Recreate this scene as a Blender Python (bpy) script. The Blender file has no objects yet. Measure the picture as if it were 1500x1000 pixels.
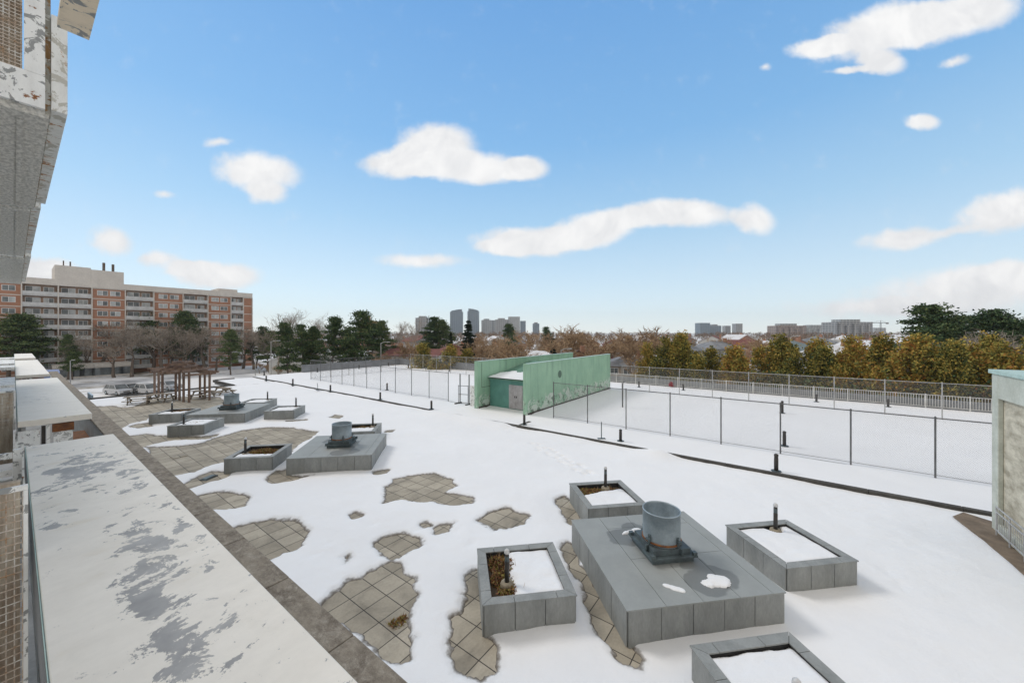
import bpy, math, random
import numpy as np
from mathutils import Vector, Matrix

R = math.radians
scene = bpy.context.scene
COL = scene.collection
H = 6.5            # camera height over the roof deck
F = 540.0          # focal length in pixels of the 1500 wide photo
HY = 487.0
GRADE = -5.0       # street level
ROT = math.atan2(730, 540)      # long axis of the deck
CS, SN = math.cos(ROT), math.sin(ROT)
CROT = ROT - R(45)              # planters stand at 45 degrees to it
TZ = 0.22          # raised court terrace

def W(s, t, z=0.0): return Vector((CS*s - SN*t, SN*s + CS*t, z))
def P(x, y, z=0.0):
    Y = F*(H-z)/(y-HY); return Vector(((x-750)/F*Y, Y, z))
def PY(x, Y, z=0.0): return Vector(((x-750)/F*Y, Y, z))
def ST(p): return (CS*p[0]+SN*p[1], -SN*p[0]+CS*p[1])
def t_on_s(x, s):
    r = (x-750)/F; return s*(CS-SN*r)/(SN+CS*r)
def s_on_t(x, t):
    r = (x-750)/F; return t*(SN+CS*r)/(CS-SN*r)
ORD = ['first','second','third','fourth','fifth','sixth','seventh','eighth','ninth','tenth','eleventh','twelfth',
 'thirteenth','fourteenth','fifteenth','sixteenth','seventeenth','eighteenth','nineteenth','twentieth','twenty-first',
 'twenty-second','twenty-third','twenty-fourth','twenty-fifth','twenty-sixth','twenty-seventh','twenty-eighth',
 'twenty-ninth','thirtieth','thirty-first','thirty-second','thirty-third','thirty-fourth','thirty-fifth','thirty-sixth']

# ------------------------------------------------------------------ mesh builder
class MB:
    def __init__(self): self.v=[]; self.f=[]; self.m=[]; self.mi=0
    def add(self, vs, fs):
        n=len(self.v); self.v.extend([tuple(p) for p in vs])
        for f in fs: self.f.append(tuple(i+n for i in f)); self.m.append(self.mi)
    def box(self, x0,x1,y0,y1,z0,z1):
        self.add([(x0,y0,z0),(x1,y0,z0),(x1,y1,z0),(x0,y1,z0),(x0,y0,z1),(x1,y0,z1),(x1,y1,z1),(x0,y1,z1)],
                 [(0,3,2,1),(4,5,6,7),(0,1,5,4),(1,2,6,5),(2,3,7,6),(3,0,4,7)])
    def hexa(self, c):   # 8 corners bottom 4, top 4
        self.add(c,[(0,3,2,1),(4,5,6,7),(0,1,5,4),(1,2,6,5),(2,3,7,6),(3,0,4,7)])
    def beam(self, a, b, w, h, up=Vector((0,0,1))):
        a=Vector(a); b=Vector(b); d=(b-a).normalized()
        if abs(d.dot(up))>.99: up=Vector((1,0,0))
        s=d.cross(up).normalized(); u=s.cross(d).normalized()
        c=[]
        for p in (a,b): c.append([p-s*w/2-u*h/2,p+s*w/2-u*h/2,p+s*w/2+u*h/2,p-s*w/2+u*h/2])
        self.add(c[0]+c[1],[(0,1,2,3),(7,6,5,4),(0,4,5,1),(1,5,6,2),(2,6,7,3),(3,7,4,0)])
    def tube(self, pts, rad, n=8, cap=True):
        pts=[Vector(p) for p in pts]; k=len(pts)
        if not hasattr(rad,'__len__'): rad=[rad]*k
        base=len(self.v); vs=[]
        for i,p in enumerate(pts):
            d=(pts[min(i+1,k-1)]-pts[max(i-1,0)])
            if d.length<1e-9: d=Vector((0,0,1))
            d.normalize()
            ref=Vector((1,0,0)) if abs(d.x)<.8 else Vector((0,1,0))
            s=d.cross(ref).normalized(); u=s.cross(d)
            for j in range(n):
                a=2*math.pi*j/n; vs.append(p+(s*math.cos(a)+u*math.sin(a))*rad[i])
        fs=[]
        for i in range(k-1):
            for j in range(n):
                fs.append((i*n+j,i*n+(j+1)%n,(i+1)*n+(j+1)%n,(i+1)*n+j))
        if cap: fs.append(tuple(range(n-1,-1,-1))); fs.append(tuple((k-1)*n+j for j in range(n)))
        self.add(vs,fs)
    def lathe(self, prof, n=32, c=(0,0)):
        vs=[];fs=[];k=len(prof)
        for r,z in prof:
            for j in range(n):
                a=2*math.pi*j/n; vs.append((c[0]+r*math.cos(a),c[1]+r*math.sin(a),z))
        for i in range(k-1):
            for j in range(n): fs.append((i*n+j,i*n+(j+1)%n,(i+1)*n+(j+1)%n,(i+1)*n+j))
        self.add(vs,fs)
    def prism(self, poly, y0, y1, axis='y'):   # poly in x,z extruded on y
        n=len(poly)
        if axis=='y': vs=[(x,y0,z) for x,z in poly]+[(x,y1,z) for x,z in poly]
        elif axis=='x': vs=[(y0,x,z) for x,z in poly]+[(y1,x,z) for x,z in poly]
        else: vs=[(x,z,y0) for x,z in poly]+[(x,z,y1) for x,z in poly]
        fs=[tuple(range(n)),tuple(range(2*n-1,n-1,-1))]
        for i in range(n): fs.append((i,(i+1)%n,n+(i+1)%n,n+i))
        self.add(vs,fs)
    def mesh(self, name, mats, smooth=False):
        me=bpy.data.meshes.new(name); me.from_pydata(self.v,[],self.f)
        if not isinstance(mats,(list,tuple)): mats=[mats]
        for m in mats: me.materials.append(m)
        if len(mats)>1: me.polygons.foreach_set('material_index',self.m)
        if smooth: me.polygons.foreach_set('use_smooth',[True]*len(me.polygons))
        me.update(); return me
    def build(self, name, mats, parent=None, smooth=False, bevel=0):
        return link(name, self.mesh(name,mats,smooth), parent, bevel)

def link(name, me, parent=None, bevel=0):
    o=bpy.data.objects.new(name, me); COL.objects.link(o)
    if parent is not None: o.parent=parent
    if bevel:
        b=o.modifiers.new('bevel','BEVEL'); b.width=bevel; b.segments=2; b.limit_method='ANGLE'
    return o
def tag(o, label=None, cat=None, group=None, kind=None):
    if label: o['label']=label
    if cat: o['category']=cat
    if group: o['group']=group
    if kind: o['kind']=kind
    return o
def thing(name, label, cat, loc=(0,0,0), rz=0, group=None):
    o=bpy.data.objects.new(name,None); COL.objects.link(o); o.empty_display_size=.2
    o.location=loc; o.rotation_euler=(0,0,rz)
    return tag(o,label,cat,group)
def kids(o): return [c for c in COL.objects if c.parent==o]
def dup(root, loc, rz, label, sc=None):
    def cp(o,p):
        c=o.copy(); COL.objects.link(c); c.parent=p
        for ch in kids(o): cp(ch,c)
        return c
    r=cp(root,None); r.location=loc; r.rotation_euler=(0,0,rz); r['label']=label
    if sc is not None: r.scale=sc if hasattr(sc,'__len__') else (sc,sc,sc)
    return r
def structure(name, mb, m, **k):
    o=mb.build(name,m,**k); o['kind']='structure'; return o

# ------------------------------------------------------------------ materials
def nmat(name):
    m=bpy.data.materials.new(name); m.use_nodes=True
    nt=m.node_tree; b=nt.nodes['Principled BSDF']
    return m,nt,b
class N:
    def __init__(self,nt): self.nt=nt; self.co=None
    def new(self,t,**k):
        n=self.nt.nodes.new(t)
        for a,v in k.items(): setattr(n,a,v)
        return n
    def L(self,a,b): self.nt.links.new(a,b)
    def coord(self,scale=(1,1,1),rot=(0,0,0),which='Object'):
        if self.co is None: self.co=self.new('ShaderNodeTexCoord')
        mp=self.new('ShaderNodeMapping'); self.L(self.co.outputs[which],mp.inputs[0])
        mp.inputs['Scale'].default_value=scale; mp.inputs['Rotation'].default_value=rot
        return mp.outputs[0]
    def noise(self,vec,scale,detail=6,rough=.6,dist=0):
        n=self.new('ShaderNodeTexNoise'); self.L(vec,n.inputs['Vector'])
        n.inputs['Scale'].default_value=scale; n.inputs['Detail'].default_value=detail
        n.inputs['Roughness'].default_value=rough; n.inputs['Distortion'].default_value=dist
        return n.outputs['Fac']
    def ramp(self,fac,stops):
        r=self.new('ShaderNodeValToRGB'); self.L(fac,r.inputs[0]); e=r.color_ramp.elements
        while len(e)<len(stops): e.new(.5)
        for el,(p,c) in zip(e,stops):
            el.position=p; el.color=(c if hasattr(c,'__len__') else (c,c,c))[:3]+(1,) if hasattr(c,'__len__') else (c,c,c,1)
        return r.outputs[0]
    def mix(self,fac,a,b,mode='MIX'):
        n=self.new('ShaderNodeMix',data_type='RGBA',blend_type=mode)
        for s,v in ((n.inputs[0],fac),(n.inputs[6],a),(n.inputs[7],b)):
            if hasattr(v,'is_linked'): self.L(v,s)
            elif hasattr(v,'__len__'): s.default_value=tuple(v)[:3]+(1,)
            else: s.default_value=v
        return n.outputs[2]
    def math(self,op,a,b=0,c=0,clamp=False):
        n=self.new('ShaderNodeMath',operation=op,use_clamp=clamp)
        for i,v in enumerate((a,b,c)):
            if hasattr(v,'is_linked'): self.L(v,n.inputs[i])
            else: n.inputs[i].default_value=v
        return n.outputs[0]
    def bump(self,b,h,strength=.3,dist=.02):
        n=self.new('ShaderNodeBump'); n.inputs['Strength'].default_value=strength; n.inputs['Distance'].default_value=dist
        self.L(h,n.inputs['Height']); self.L(n.outputs[0],b.inputs['Normal'])

def pmat(name,c1,c2=None,scale=3,rough=.8,bump=.2,metal=0,lo=.35,hi=.65,which='Object',stretch=(1,1,1),fine=None):
    m,nt,b=nmat(name); n=N(nt); c2=c2 or tuple(x*.75 for x in c1)
    v=n.coord(stretch,which=which); f=n.noise(v,scale)
    c=n.ramp(f,[(lo,c1),(hi,c2)])
    g=n.noise(v,scale*9,4)
    c=n.mix(.22,c,n.ramp(g,[(.3,.25),(.7,1.0)]),'MULTIPLY')
    n.L(c,b.inputs['Base Color']); b.inputs['Roughness'].default_value=rough; b.inputs['Metallic'].default_value=metal
    if bump: n.bump(b,g,bump,.01)
    return m
def leafmat(name,cols,rough=.75):
    m,nt,b=nmat(name); n=N(nt)
    g=n.new('ShaderNodeNewGeometry'); oi=n.new('ShaderNodeObjectInfo')
    v=n.coord(); f=n.noise(v,.55,3)
    x=n.math('MULTIPLY_ADD',g.outputs['Random Per Island'],.55,n.math('MULTIPLY',f,.55))
    x=n.math('ADD',x,n.math('MULTIPLY_ADD',oi.outputs['Random'],.24,-.16),0,True)
    k=len(cols); c=n.ramp(x,[(.15+.7*i/(k-1),cc) for i,cc in enumerate(cols)])
    n.L(c,b.inputs['Base Color']); b.inputs['Roughness'].default_value=rough
    b.inputs['Specular IOR Level'].default_value=.15
    return m
def rustpaint(name,paint,amt=.55,rust=((.32,.12,.03),(.16,.07,.035)),bare=(.30,.31,.31)):
    m,nt,b=nmat(name); n=N(nt); v=n.coord()
    f=n.noise(v,3.2,9,.7,.4); f2=n.noise(v,11,6,.7); f3=n.noise(n.coord((1,1,.35)),6,8,.7)
    base=n.mix(n.ramp(f3,[(.45,0.0),(.75,.6)]),paint,tuple(x*.62 for x in paint))
    c=n.mix(n.ramp(f,[(amt,0.0),(amt+.035,1.0)]),base,n.mix(f2,rust[0],rust[1]))
    c=n.mix(n.ramp(n.noise(v,5.3,9,.65,1.),[(.55,0.0),(.57,1.0)]),c,bare)
    n.L(c,b.inputs['Base Color']); b.inputs['Roughness'].default_value=.7; n.bump(b,f2,.3,.006); return m

def snowmat(name,base=(.86,.865,.88),edge=False):
    m,nt,b=nmat(name); n=N(nt); v=n.coord()
    f=n.noise(v,.35,6,.6); g=n.noise(v,9,6,.65); h=n.noise(v,1.6,5,.6)
    c=n.ramp(f,[(.3,tuple(x*.95 for x in base)),(.7,base)])
    c=n.mix(n.ramp(n.noise(v,3.3,8,.7),[(.66,0.0),(.74,.35)]),c,(.50,.48,.45))
    if edge:
        a=n.new('ShaderNodeAttribute'); a.attribute_name='melt'
        e=n.math('ADD',a.outputs['Fac'],n.math('MULTIPLY_ADD',g,.16,-.08))
        c=n.mix(n.ramp(e,[(.0,1.0),(.045,.75),(.10,.12),(.2,0.0)]),c,(.16,.14,.115))
    n.L(c,b.inputs['Base Color']); b.inputs['Roughness'].default_value=.85; b.inputs['Specular IOR Level'].default_value=.2
    n.bump(b,n.math('MULTIPLY_ADD',n.noise(v,26,4,.7),.10,n.math('MULTIPLY_ADD',g,.4,h)),.5,.05); return m

def pavermat():
    m,nt,b=nmat('paver'); n=N(nt); v=n.coord()
    br=n.new('ShaderNodeTexBrick',offset=0.0,squash=1.0); n.L(v,br.inputs['Vector'])
    br.inputs['Color1'].default_value=(.39,.345,.27,1); br.inputs['Color2'].default_value=(.56,.50,.40,1)
    br.inputs['Mortar'].default_value=(.07,.06,.05,1); br.inputs['Scale'].default_value=1.0
    br.inputs['Mortar Size'].default_value=.012; br.inputs['Mortar Smooth'].default_value=.2
    br.inputs['Brick Width'].default_value=.61; br.inputs['Row Height'].default_value=.61; br.inputs['Bias'].default_value=-.1
    st=n.noise(v,.9,7,.65,.6); fine=n.noise(v,18,5,.7)
    c=n.mix(.75,br.outputs['Color'],n.ramp(st,[(.32,.42),(.5,.82),(.66,1.0)]),'MULTIPLY')
    c=n.mix(.35,c,n.ramp(fine,[(.3,.45),(.7,1.0)]),'MULTIPLY')
    n.L(c,b.inputs['Base Color']); b.inputs['Roughness'].default_value=.85
    n.bump(b,n.math('MULTIPLY_ADD',br.outputs['Fac'],-1.0,n.math('MULTIPLY',fine,.3)),.5,.012); return m

def peelmat(name,spots):
    m,nt,b=nmat(name); n=N(nt)
    w=n.coord(); v=n.coord((1.7,1.7,1),(0,0,.12)); fine=n.noise(w,9,6,.7)
    mid=n.noise(v,1.9,15,.74,.35); sx=n.new('ShaderNodeSeparateXYZ'); n.L(w,sx.inputs[0])
    x=n.math('MULTIPLY',mid,1.0)
    for (cx,cy,rx,ry,k) in spots:
        dx=n.math('DIVIDE',n.math('SUBTRACT',sx.outputs[0],cx),rx); dy=n.math('DIVIDE',n.math('SUBTRACT',sx.outputs[1],cy),ry)
        g=n.math('EXPONENT',n.math('MULTIPLY',n.math('ADD',n.math('MULTIPLY',dx,dx),n.math('MULTIPLY',dy,dy)),-1.0))
        x=n.math('MULTIPLY_ADD',g,k,x)
    mask=n.ramp(x,[(.635,0.0),(.642,1.0)])
    specks=n.ramp(n.noise(w,6.5,4,.6,.5),[(.69,0.0),(.70,.9)])
    paint=n.ramp(n.noise(n.coord((.8,1.6,1)),1.1,6,.6),[(.35,(.92,.87,.785)),(.6,(.86,.81,.725)),(.8,(.77,.69,.55))])
    grey=n.ramp(n.noise(w,2.5,6,.6),[(.35,(.33,.325,.32)),(.7,(.50,.49,.475))])
    c=n.mix(mask,paint,grey); c=n.mix(specks,c,(.36,.365,.37)); c=n.mix(.14,c,fine,'MULTIPLY')
    c=n.mix(n.ramp(n.noise(w,.8,7,.65,.5),[(.55,0.0),(.75,.25)]),c,(.45,.40,.30))
    n.L(c,b.inputs['Base Color']); b.inputs['Roughness'].default_value=.6
    n.bump(b,n.math('ADD',n.math('MULTIPLY',mask,-1.),fine),.3,.004); return m

def greenwallmat():
    m,nt,b=nmat('green_wall_paint'); n=N(nt); w=n.coord()
    f=n.noise(w,.5,6,.6); str_=n.noise(n.coord((1,1,.12)),2.2,5,.7); fine=n.noise(w,14,4,.6)
    c=n.ramp(f,[(.3,(.345,.545,.40)),(.7,(.26,.44,.32))])
    c=n.mix(n.ramp(str_,[(.48,0.0),(.72,.5)]),c,(.15,.25,.19))
    sx=n.new('ShaderNodeSeparateXYZ'); n.L(n.co.outputs['Object'],sx.inputs[0])
    low=n.ramp(n.math('MULTIPLY_ADD',sx.outputs[2],-.42,1.05),[(.35,0.0),(.7,1.0)])
    pk=n.ramp(n.math('MULTIPLY',n.noise(w,1.3,9,.75,.8),n.math('ADD',n.math('MULTIPLY',low,.40),.8)),[(.575,0.0),(.60,1.0)])
    c=n.mix(pk,c,(.52,.60,.54))
    dk=n.ramp(n.math('MULTIPLY',n.noise(w,2.1,8,.7,.5),n.math('ADD',n.math('MULTIPLY',low,.36),.8)),[(.62,0.0),(.67,.8)])
    c=n.mix(dk,c,(.09,.13,.10)); n.L(c,b.inputs['Base Color']); b.inputs['Roughness'].default_value=.75
    n.bump(b,fine,.2,.01); return m

def brickmat(name,c1,c2,mortar,scale=1.0,bw=.6,rh=.22):
    m,nt,b=nmat(name); n=N(nt)
    sx=n.new('ShaderNodeSeparateXYZ'); v=n.coord(); n.L(v,sx.inputs[0])
    cx=n.new('ShaderNodeCombineXYZ'); n.L(n.math('ADD',sx.outputs[0],sx.outputs[1]),cx.inputs[0]); n.L(sx.outputs[2],cx.inputs[1])
    br=n.new('ShaderNodeTexBrick'); n.L(cx.outputs[0],br.inputs['Vector'])
    br.inputs['Color1'].default_value=c1+(1,); br.inputs['Color2'].default_value=c2+(1,); br.inputs['Mortar'].default_value=mortar+(1,)
    br.inputs['Scale'].default_value=scale; br.inputs['Brick Width'].default_value=bw; br.inputs['Row Height'].default_value=rh
    br.inputs['Mortar Size'].default_value=.015
    f=n.noise(v,.35,5,.6); c=n.mix(.5,br.outputs['Color'],n.ramp(f,[(.3,.65),(.7,1.0)]),'MULTIPLY')
    n.L(c,b.inputs['Base Color']); b.inputs['Roughness'].default_value=.9; return m

def towermat(name,wall,glass,bw=6.0,rh=3.2,frac=.2):
    m,nt,b=nmat(name); n=N(nt)
    sx=n.new('ShaderNodeSeparateXYZ'); v=n.coord(); n.L(v,sx.inputs[0])
    cx=n.new('ShaderNodeCombineXYZ'); n.L(n.math('ADD',sx.outputs[0],sx.outputs[1]),cx.inputs[0]); n.L(sx.outputs[2],cx.inputs[1])
    br=n.new('ShaderNodeTexBrick',offset=0.0); n.L(cx.outputs[0],br.inputs['Vector'])
    br.inputs['Color1'].default_value=glass+(1,); br.inputs['Color2'].default_value=tuple(x*.6 for x in glass)+(1,)
    br.inputs['Mortar'].default_value=wall+(1,); br.inputs['Scale'].default_value=1
    br.inputs['Brick Width'].default_value=bw; br.inputs['Row Height'].default_value=rh; br.inputs['Mortar Size'].default_value=frac*rh
    n.L(br.outputs['Color'],b.inputs['Base Color']); b.inputs['Roughness'].default_value=.4; return m

M={}
M['snow']=snowmat('snow'); M['snowedge']=snowmat('melting_snow',edge=True); M['paver']=pavermat()
def copingmat():
    m,nt,b=nmat('mossy_concrete'); n=N(nt); v=n.coord((1.6,1,1))
    f=n.noise(v,3.2,14,.78,.3); g=n.noise(n.coord(),38,6,.75); e=n.noise(v,1.1,4,.6)
    c=n.ramp(f,[(.36,(.13,.105,.08)),(.5,(.26,.22,.175)),(.62,(.40,.36,.30)),(.72,(.55,.51,.45))])
    c=n.mix(.7,c,n.ramp(g,[(.35,.35),(.62,1.0)]),'MULTIPLY'); c=n.mix(n.ramp(e,[(.4,0.0),(.7,.5)]),c,(.36,.315,.25))
    n.L(c,b.inputs['Base Color']); b.inputs['Roughness'].default_value=.95; n.bump(b,n.math('ADD',f,g),.8,.012); return m
M['concrete']=copingmat()
M['concrete_grey']=pmat('grey_concrete',(.48,.485,.48),(.36,.36,.355),1.2,.9,.2)
M['peel']=peelmat('peeling_roof_paint',[(.84,7.6,.2,.95,.175),(.68,6.0,.18,1.0,.175),(.70,11.6,.6,1.7,.165),(1.2,8.,.14,3,.10),(.95,5.4,.2,.5,.12),(.2,9.0,.15,.4,.1)]); M['peel2']=peelmat('worn_roof_paint',[(.6,5,.5,2,.06)])
M['panel']=pmat('grey_cladding',(.35,.36,.35),(.235,.245,.237),2.1,.65,.2,lo=.3,hi=.72,stretch=(1.3,1.3,.5))
def boxtop():
    m,nt,b=nmat('roof_sheet'); n=N(nt); v=n.coord()
    f=n.noise(v,1.3,5,.6); c=n.ramp(f,[(.3,(.36,.375,.365)),(.7,(.30,.315,.305))])
    sx=n.new('ShaderNodeVectorMath',operation='DISTANCE')
    wet=None
    dv=n.new('ShaderNodeVectorMath',operation='ADD'); nc=n.new('ShaderNodeTexNoise'); n.L(v,nc.inputs['Vector']); nc.inputs['Scale'].default_value=1.7
    sc=n.new('ShaderNodeVectorMath',operation='MULTIPLY_ADD'); n.L(nc.outputs['Color'],sc.inputs[0]); sc.inputs[1].default_value=(.5,.5,0); n.L(v,sc.inputs[2])
    for (x,y,r) in ((.25,-1.35,.42),(.72,-1.15,.48),(.45,-.62,.36),(-.7,.75,.48),(-.2,1.1,.4)):
        d=n.new('ShaderNodeVectorMath',operation='DISTANCE'); n.L(sc.outputs[0],d.inputs[0]); d.inputs[1].default_value=(x+.25,y+.25,.78)
        k=n.ramp(n.math('DIVIDE',d.outputs['Value'],r),[(.9,1.0),(1.0,0.0)])
        wet=k if wet is None else n.math('MAXIMUM',wet,k)
    c=n.mix(n.math('MULTIPLY',wet,.75),c,(.16,.168,.166)); c=n.mix(.15,c,n.noise(v,25,4),'MULTIPLY')
    n.L(c,b.inputs['Base Color']); b.inputs['Roughness'].default_value=.6
    return m
M['boxtop']=boxtop()
M['seam']=pmat('dark_seam',(.03,.03,.03),(.02,.02,.02),4,.9,0)
M['curb']=pmat('dark_curb',(.10,.095,.085),(.055,.05,.045),2,.9,.4)
M['soil']=pmat('soil',(.06,.042,.028),(.11,.08,.05),9,.95,.8)
M['green']=greenwallmat()
M['teal']=pmat('teal_paint',(.14,.35,.30),(.11,.28,.24),1.2,.6,.1)
M['greyd']=pmat('pale_door',(.52,.50,.52),(.38,.36,.37),2.5,.6,.15)
M['greenroof']=pmat('green_roof',(.15,.30,.22),(.11,.22,.16),2,.8,.3)
M['galv']=pmat('galvanised_steel',(.42,.49,.53),(.28,.34,.38),2.2,.45,.1,metal=.35)
M['galvdark']=pmat('dark_steel',(.14,.18,.19),(.08,.1,.11),4,.55,.2,metal=.3)
M['black']=pmat('black_paint',(.028,.026,.025),(.05,.042,.036),5,.55,.1)
M['lens']=pmat('frosted_lens',(.72,.72,.72),(.55,.56,.57),8,.35,0)
M['footing']=pmat('footing_concrete',(.36,.31,.23),(.22,.18,.13),7,.9,.3)
M['fence']=pmat('fence_steel',(.19,.195,.20),(.12,.12,.12),3,.5,.05,metal=.3)
M['fencelight']=pmat('pale_fence_steel',(.50,.50,.50),(.36,.36,.36),3,.5,.05)
M['picket']=pmat('white_picket',(.82,.82,.80),(.62,.61,.58),2,.6,.05)
M['timber']=pmat('brown_timber',(.27,.185,.14),(.16,.105,.08),3,.8,.3,stretch=(1,1,.3))
M['tabletimber']=pmat('weathered_timber',(.32,.27,.21),(.18,.145,.105),3,.85,.3)
M['parapet']=pmat('grey_parapet',(.28,.295,.315),(.21,.22,.235),.8,.85,.1)
M['white']=rustpaint('white_rusty_paint',(.85,.86,.85),.63)
M['whiteclean']=rustpaint('white_dirty_paint',(.86,.86,.84),.75,bare=(.42,.42,.41))
M['fascia']=rustpaint('fascia_paint',(.80,.81,.79),.56,rust=((.50,.25,.06),(.28,.12,.05)),bare=(.50,.49,.44))
M['beige']=rustpaint('beige_rusty_paint',(.85,.74,.58),.66)
M['stucco']=pmat('grey_stucco',(.86,.84,.78),(.55,.54,.50),26,.95,1.0,lo=.40,hi=.60,stretch=(1,.45,1))
M['gutter']=rustpaint('gutter_paint',(.34,.33,.29),.50,rust=((.42,.22,.06),(.10,.08,.06)),bare=(.60,.60,.56)); M['rust']=pmat('rust',(.30,.12,.04),(.12,.055,.03),6,.9,.5)
M['wallbrown']=pmat('brown_wall',(.60,.53,.43),(.33,.26,.20),3,.95,.6,stretch=(3,1,.5))
M['wire']=pmat('wire',(.74,.73,.69),(.42,.27,.16),9,.6,0)
M['pillar']=pmat('pillar_concrete',(.66,.61,.49),(.36,.32,.24),1.6,.9,.7,stretch=(1,1,2.2),lo=.4,hi=.66)
M['pillartrim']=pmat('pillar_trim',(.62,.64,.57),(.46,.48,.41),1.3,.8,.3)
M['mint']=pmat('mint_cap',(.52,.68,.64),(.40,.54,.5),3,.6,.1)
M['dirt']=pmat('wet_earth_slab',(.27,.205,.145),(.16,.12,.085),2.5,.9,.6)
M['brick']=brickmat('red_brick',(.46,.225,.145),(.39,.185,.115),(.40,.28,.21))
M['band']=pmat('beige_band',(.72,.68,.63),(.64,.60,.56),.6,.8,.05)
M['winframe']=pmat('window_frame',(.85,.85,.85),(.75,.75,.75),2,.5,0)
M['glass']=pmat('dark_glass',(.08,.09,.10),(.22,.25,.26),.45,.15,0)
M['glasspale']=pmat('curtained_glass',(.62,.64,.65),(.32,.35,.36),.5,.2,0)
M['recess']=pmat('balcony_recess',(.42,.29,.22),(.30,.21,.16),.5,.9,0)
M['railpale']=pmat('balcony_rail',(.72,.73,.74),(.56,.57,.58),.8,.6,0)
M['blue']=pmat('blue_awning',(.05,.14,.40),(.04,.10,.30),2,.5,0)
M['bluepanel']=pmat('pale_blue_panel',(.40,.52,.62),(.33,.45,.55),1,.4,0)
M['asphalt']=pmat('slushy_asphalt',(.30,.305,.32),(.66,.67,.69),.25,.6,.2,lo=.4,hi=.62)
M['bark']=pmat('bark',(.17,.135,.11),(.10,.078,.062),2,.95,.4)
M['barkpale']=pmat('pale_bark',(.36,.31,.26),(.22,.19,.16),2,.95,.4)
M['twig']=leafmat('twigs_grey',[(.17,.14,.115),(.30,.255,.215),(.44,.38,.32)])
M['twigbrown']=leafmat('twigs_brown',[(.20,.135,.09),(.36,.25,.155),(.50,.36,.23)])
M['cedar']=leafmat('cedar_foliage',[(.028,.05,.022),(.10,.115,.035),(.33,.30,.08),(.50,.36,.085),(.42,.19,.055)])
M['pine']=leafmat('pine_foliage',[(.024,.05,.026),(.065,.11,.048),(.18,.21,.08)])
M['spruce']=leafmat('spruce_foliage',[(.012,.024,.018),(.028,.048,.032),(.06,.08,.045)])
M['shrub']=leafmat('shrub_twigs',[(.07,.05,.035),(.14,.10,.065),(.10,.09,.04)])
M['moss']=leafmat('dry_plants',[(.09,.05,.025),(.26,.12,.06),(.22,.2,.05),(.4,.27,.15)])
M['wood']=leafmat('distant_wood',[(.08,.06,.05),(.17,.115,.085),(.24,.165,.12),(.10,.10,.075)])

# ------------------------------------------------------------------ ground and deck
def noise2(x,y,seed=0):
    xi=np.floor(x).astype(np.int64); yi=np.floor(y).astype(np.int64); xf=x-xi; yf=y-yi
    u=xf*xf*(3-2*xf); v=yf*yf*(3-2*yf)
    def h(a,b):
        n=(a*374761393+b*668265263+seed*982451653)&0x7fffffff
        n=((n^(n>>13))*1274126177)&0x7fffffff
        return ((n^(n>>16))&0xffff)/65535.0
    return (h(xi,yi)*(1-u)+h(xi+1,yi)*u)*(1-v)+(h(xi,yi+1)*(1-u)+h(xi+1,yi+1)*u)*v
def fbm(x,y,seed=0,o=4):
    r=0;a=.5
    for i in range(o): r=r+a*noise2(x*2**i,y*2**i,seed+i); a*=.5
    return r/(1-.5**o)-.5
def gridmesh(name, xs, ys, Z, m, parent=None):
    nx,ny=len(xs),len(ys); X,Y=np.meshgrid(xs,ys)
    co=np.stack([X.ravel(),Y.ravel(),Z.ravel()],1)
    i=np.arange(ny-1)[:,None]*nx+np.arange(nx-1)[None,:]
    q=np.stack([i,i+1,i+nx+1,i+nx],-1).reshape(-1,4)
    me=bpy.data.meshes.new(name); me.vertices.add(len(co)); me.vertices.foreach_set('co',co.ravel())
    me.loops.add(q.size); me.loops.foreach_set('vertex_index',q.ravel().astype(np.int32))
    me.polygons.add(len(q)); me.polygons.foreach_set('loop_start',(np.arange(len(q))*4).astype(np.int32))
    me.polygons.foreach_set('use_smooth',np.ones(len(q),bool))
    me.materials.append(m); me.update(calc_edges=True); me.validate()
    return link(name,me,parent)

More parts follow.
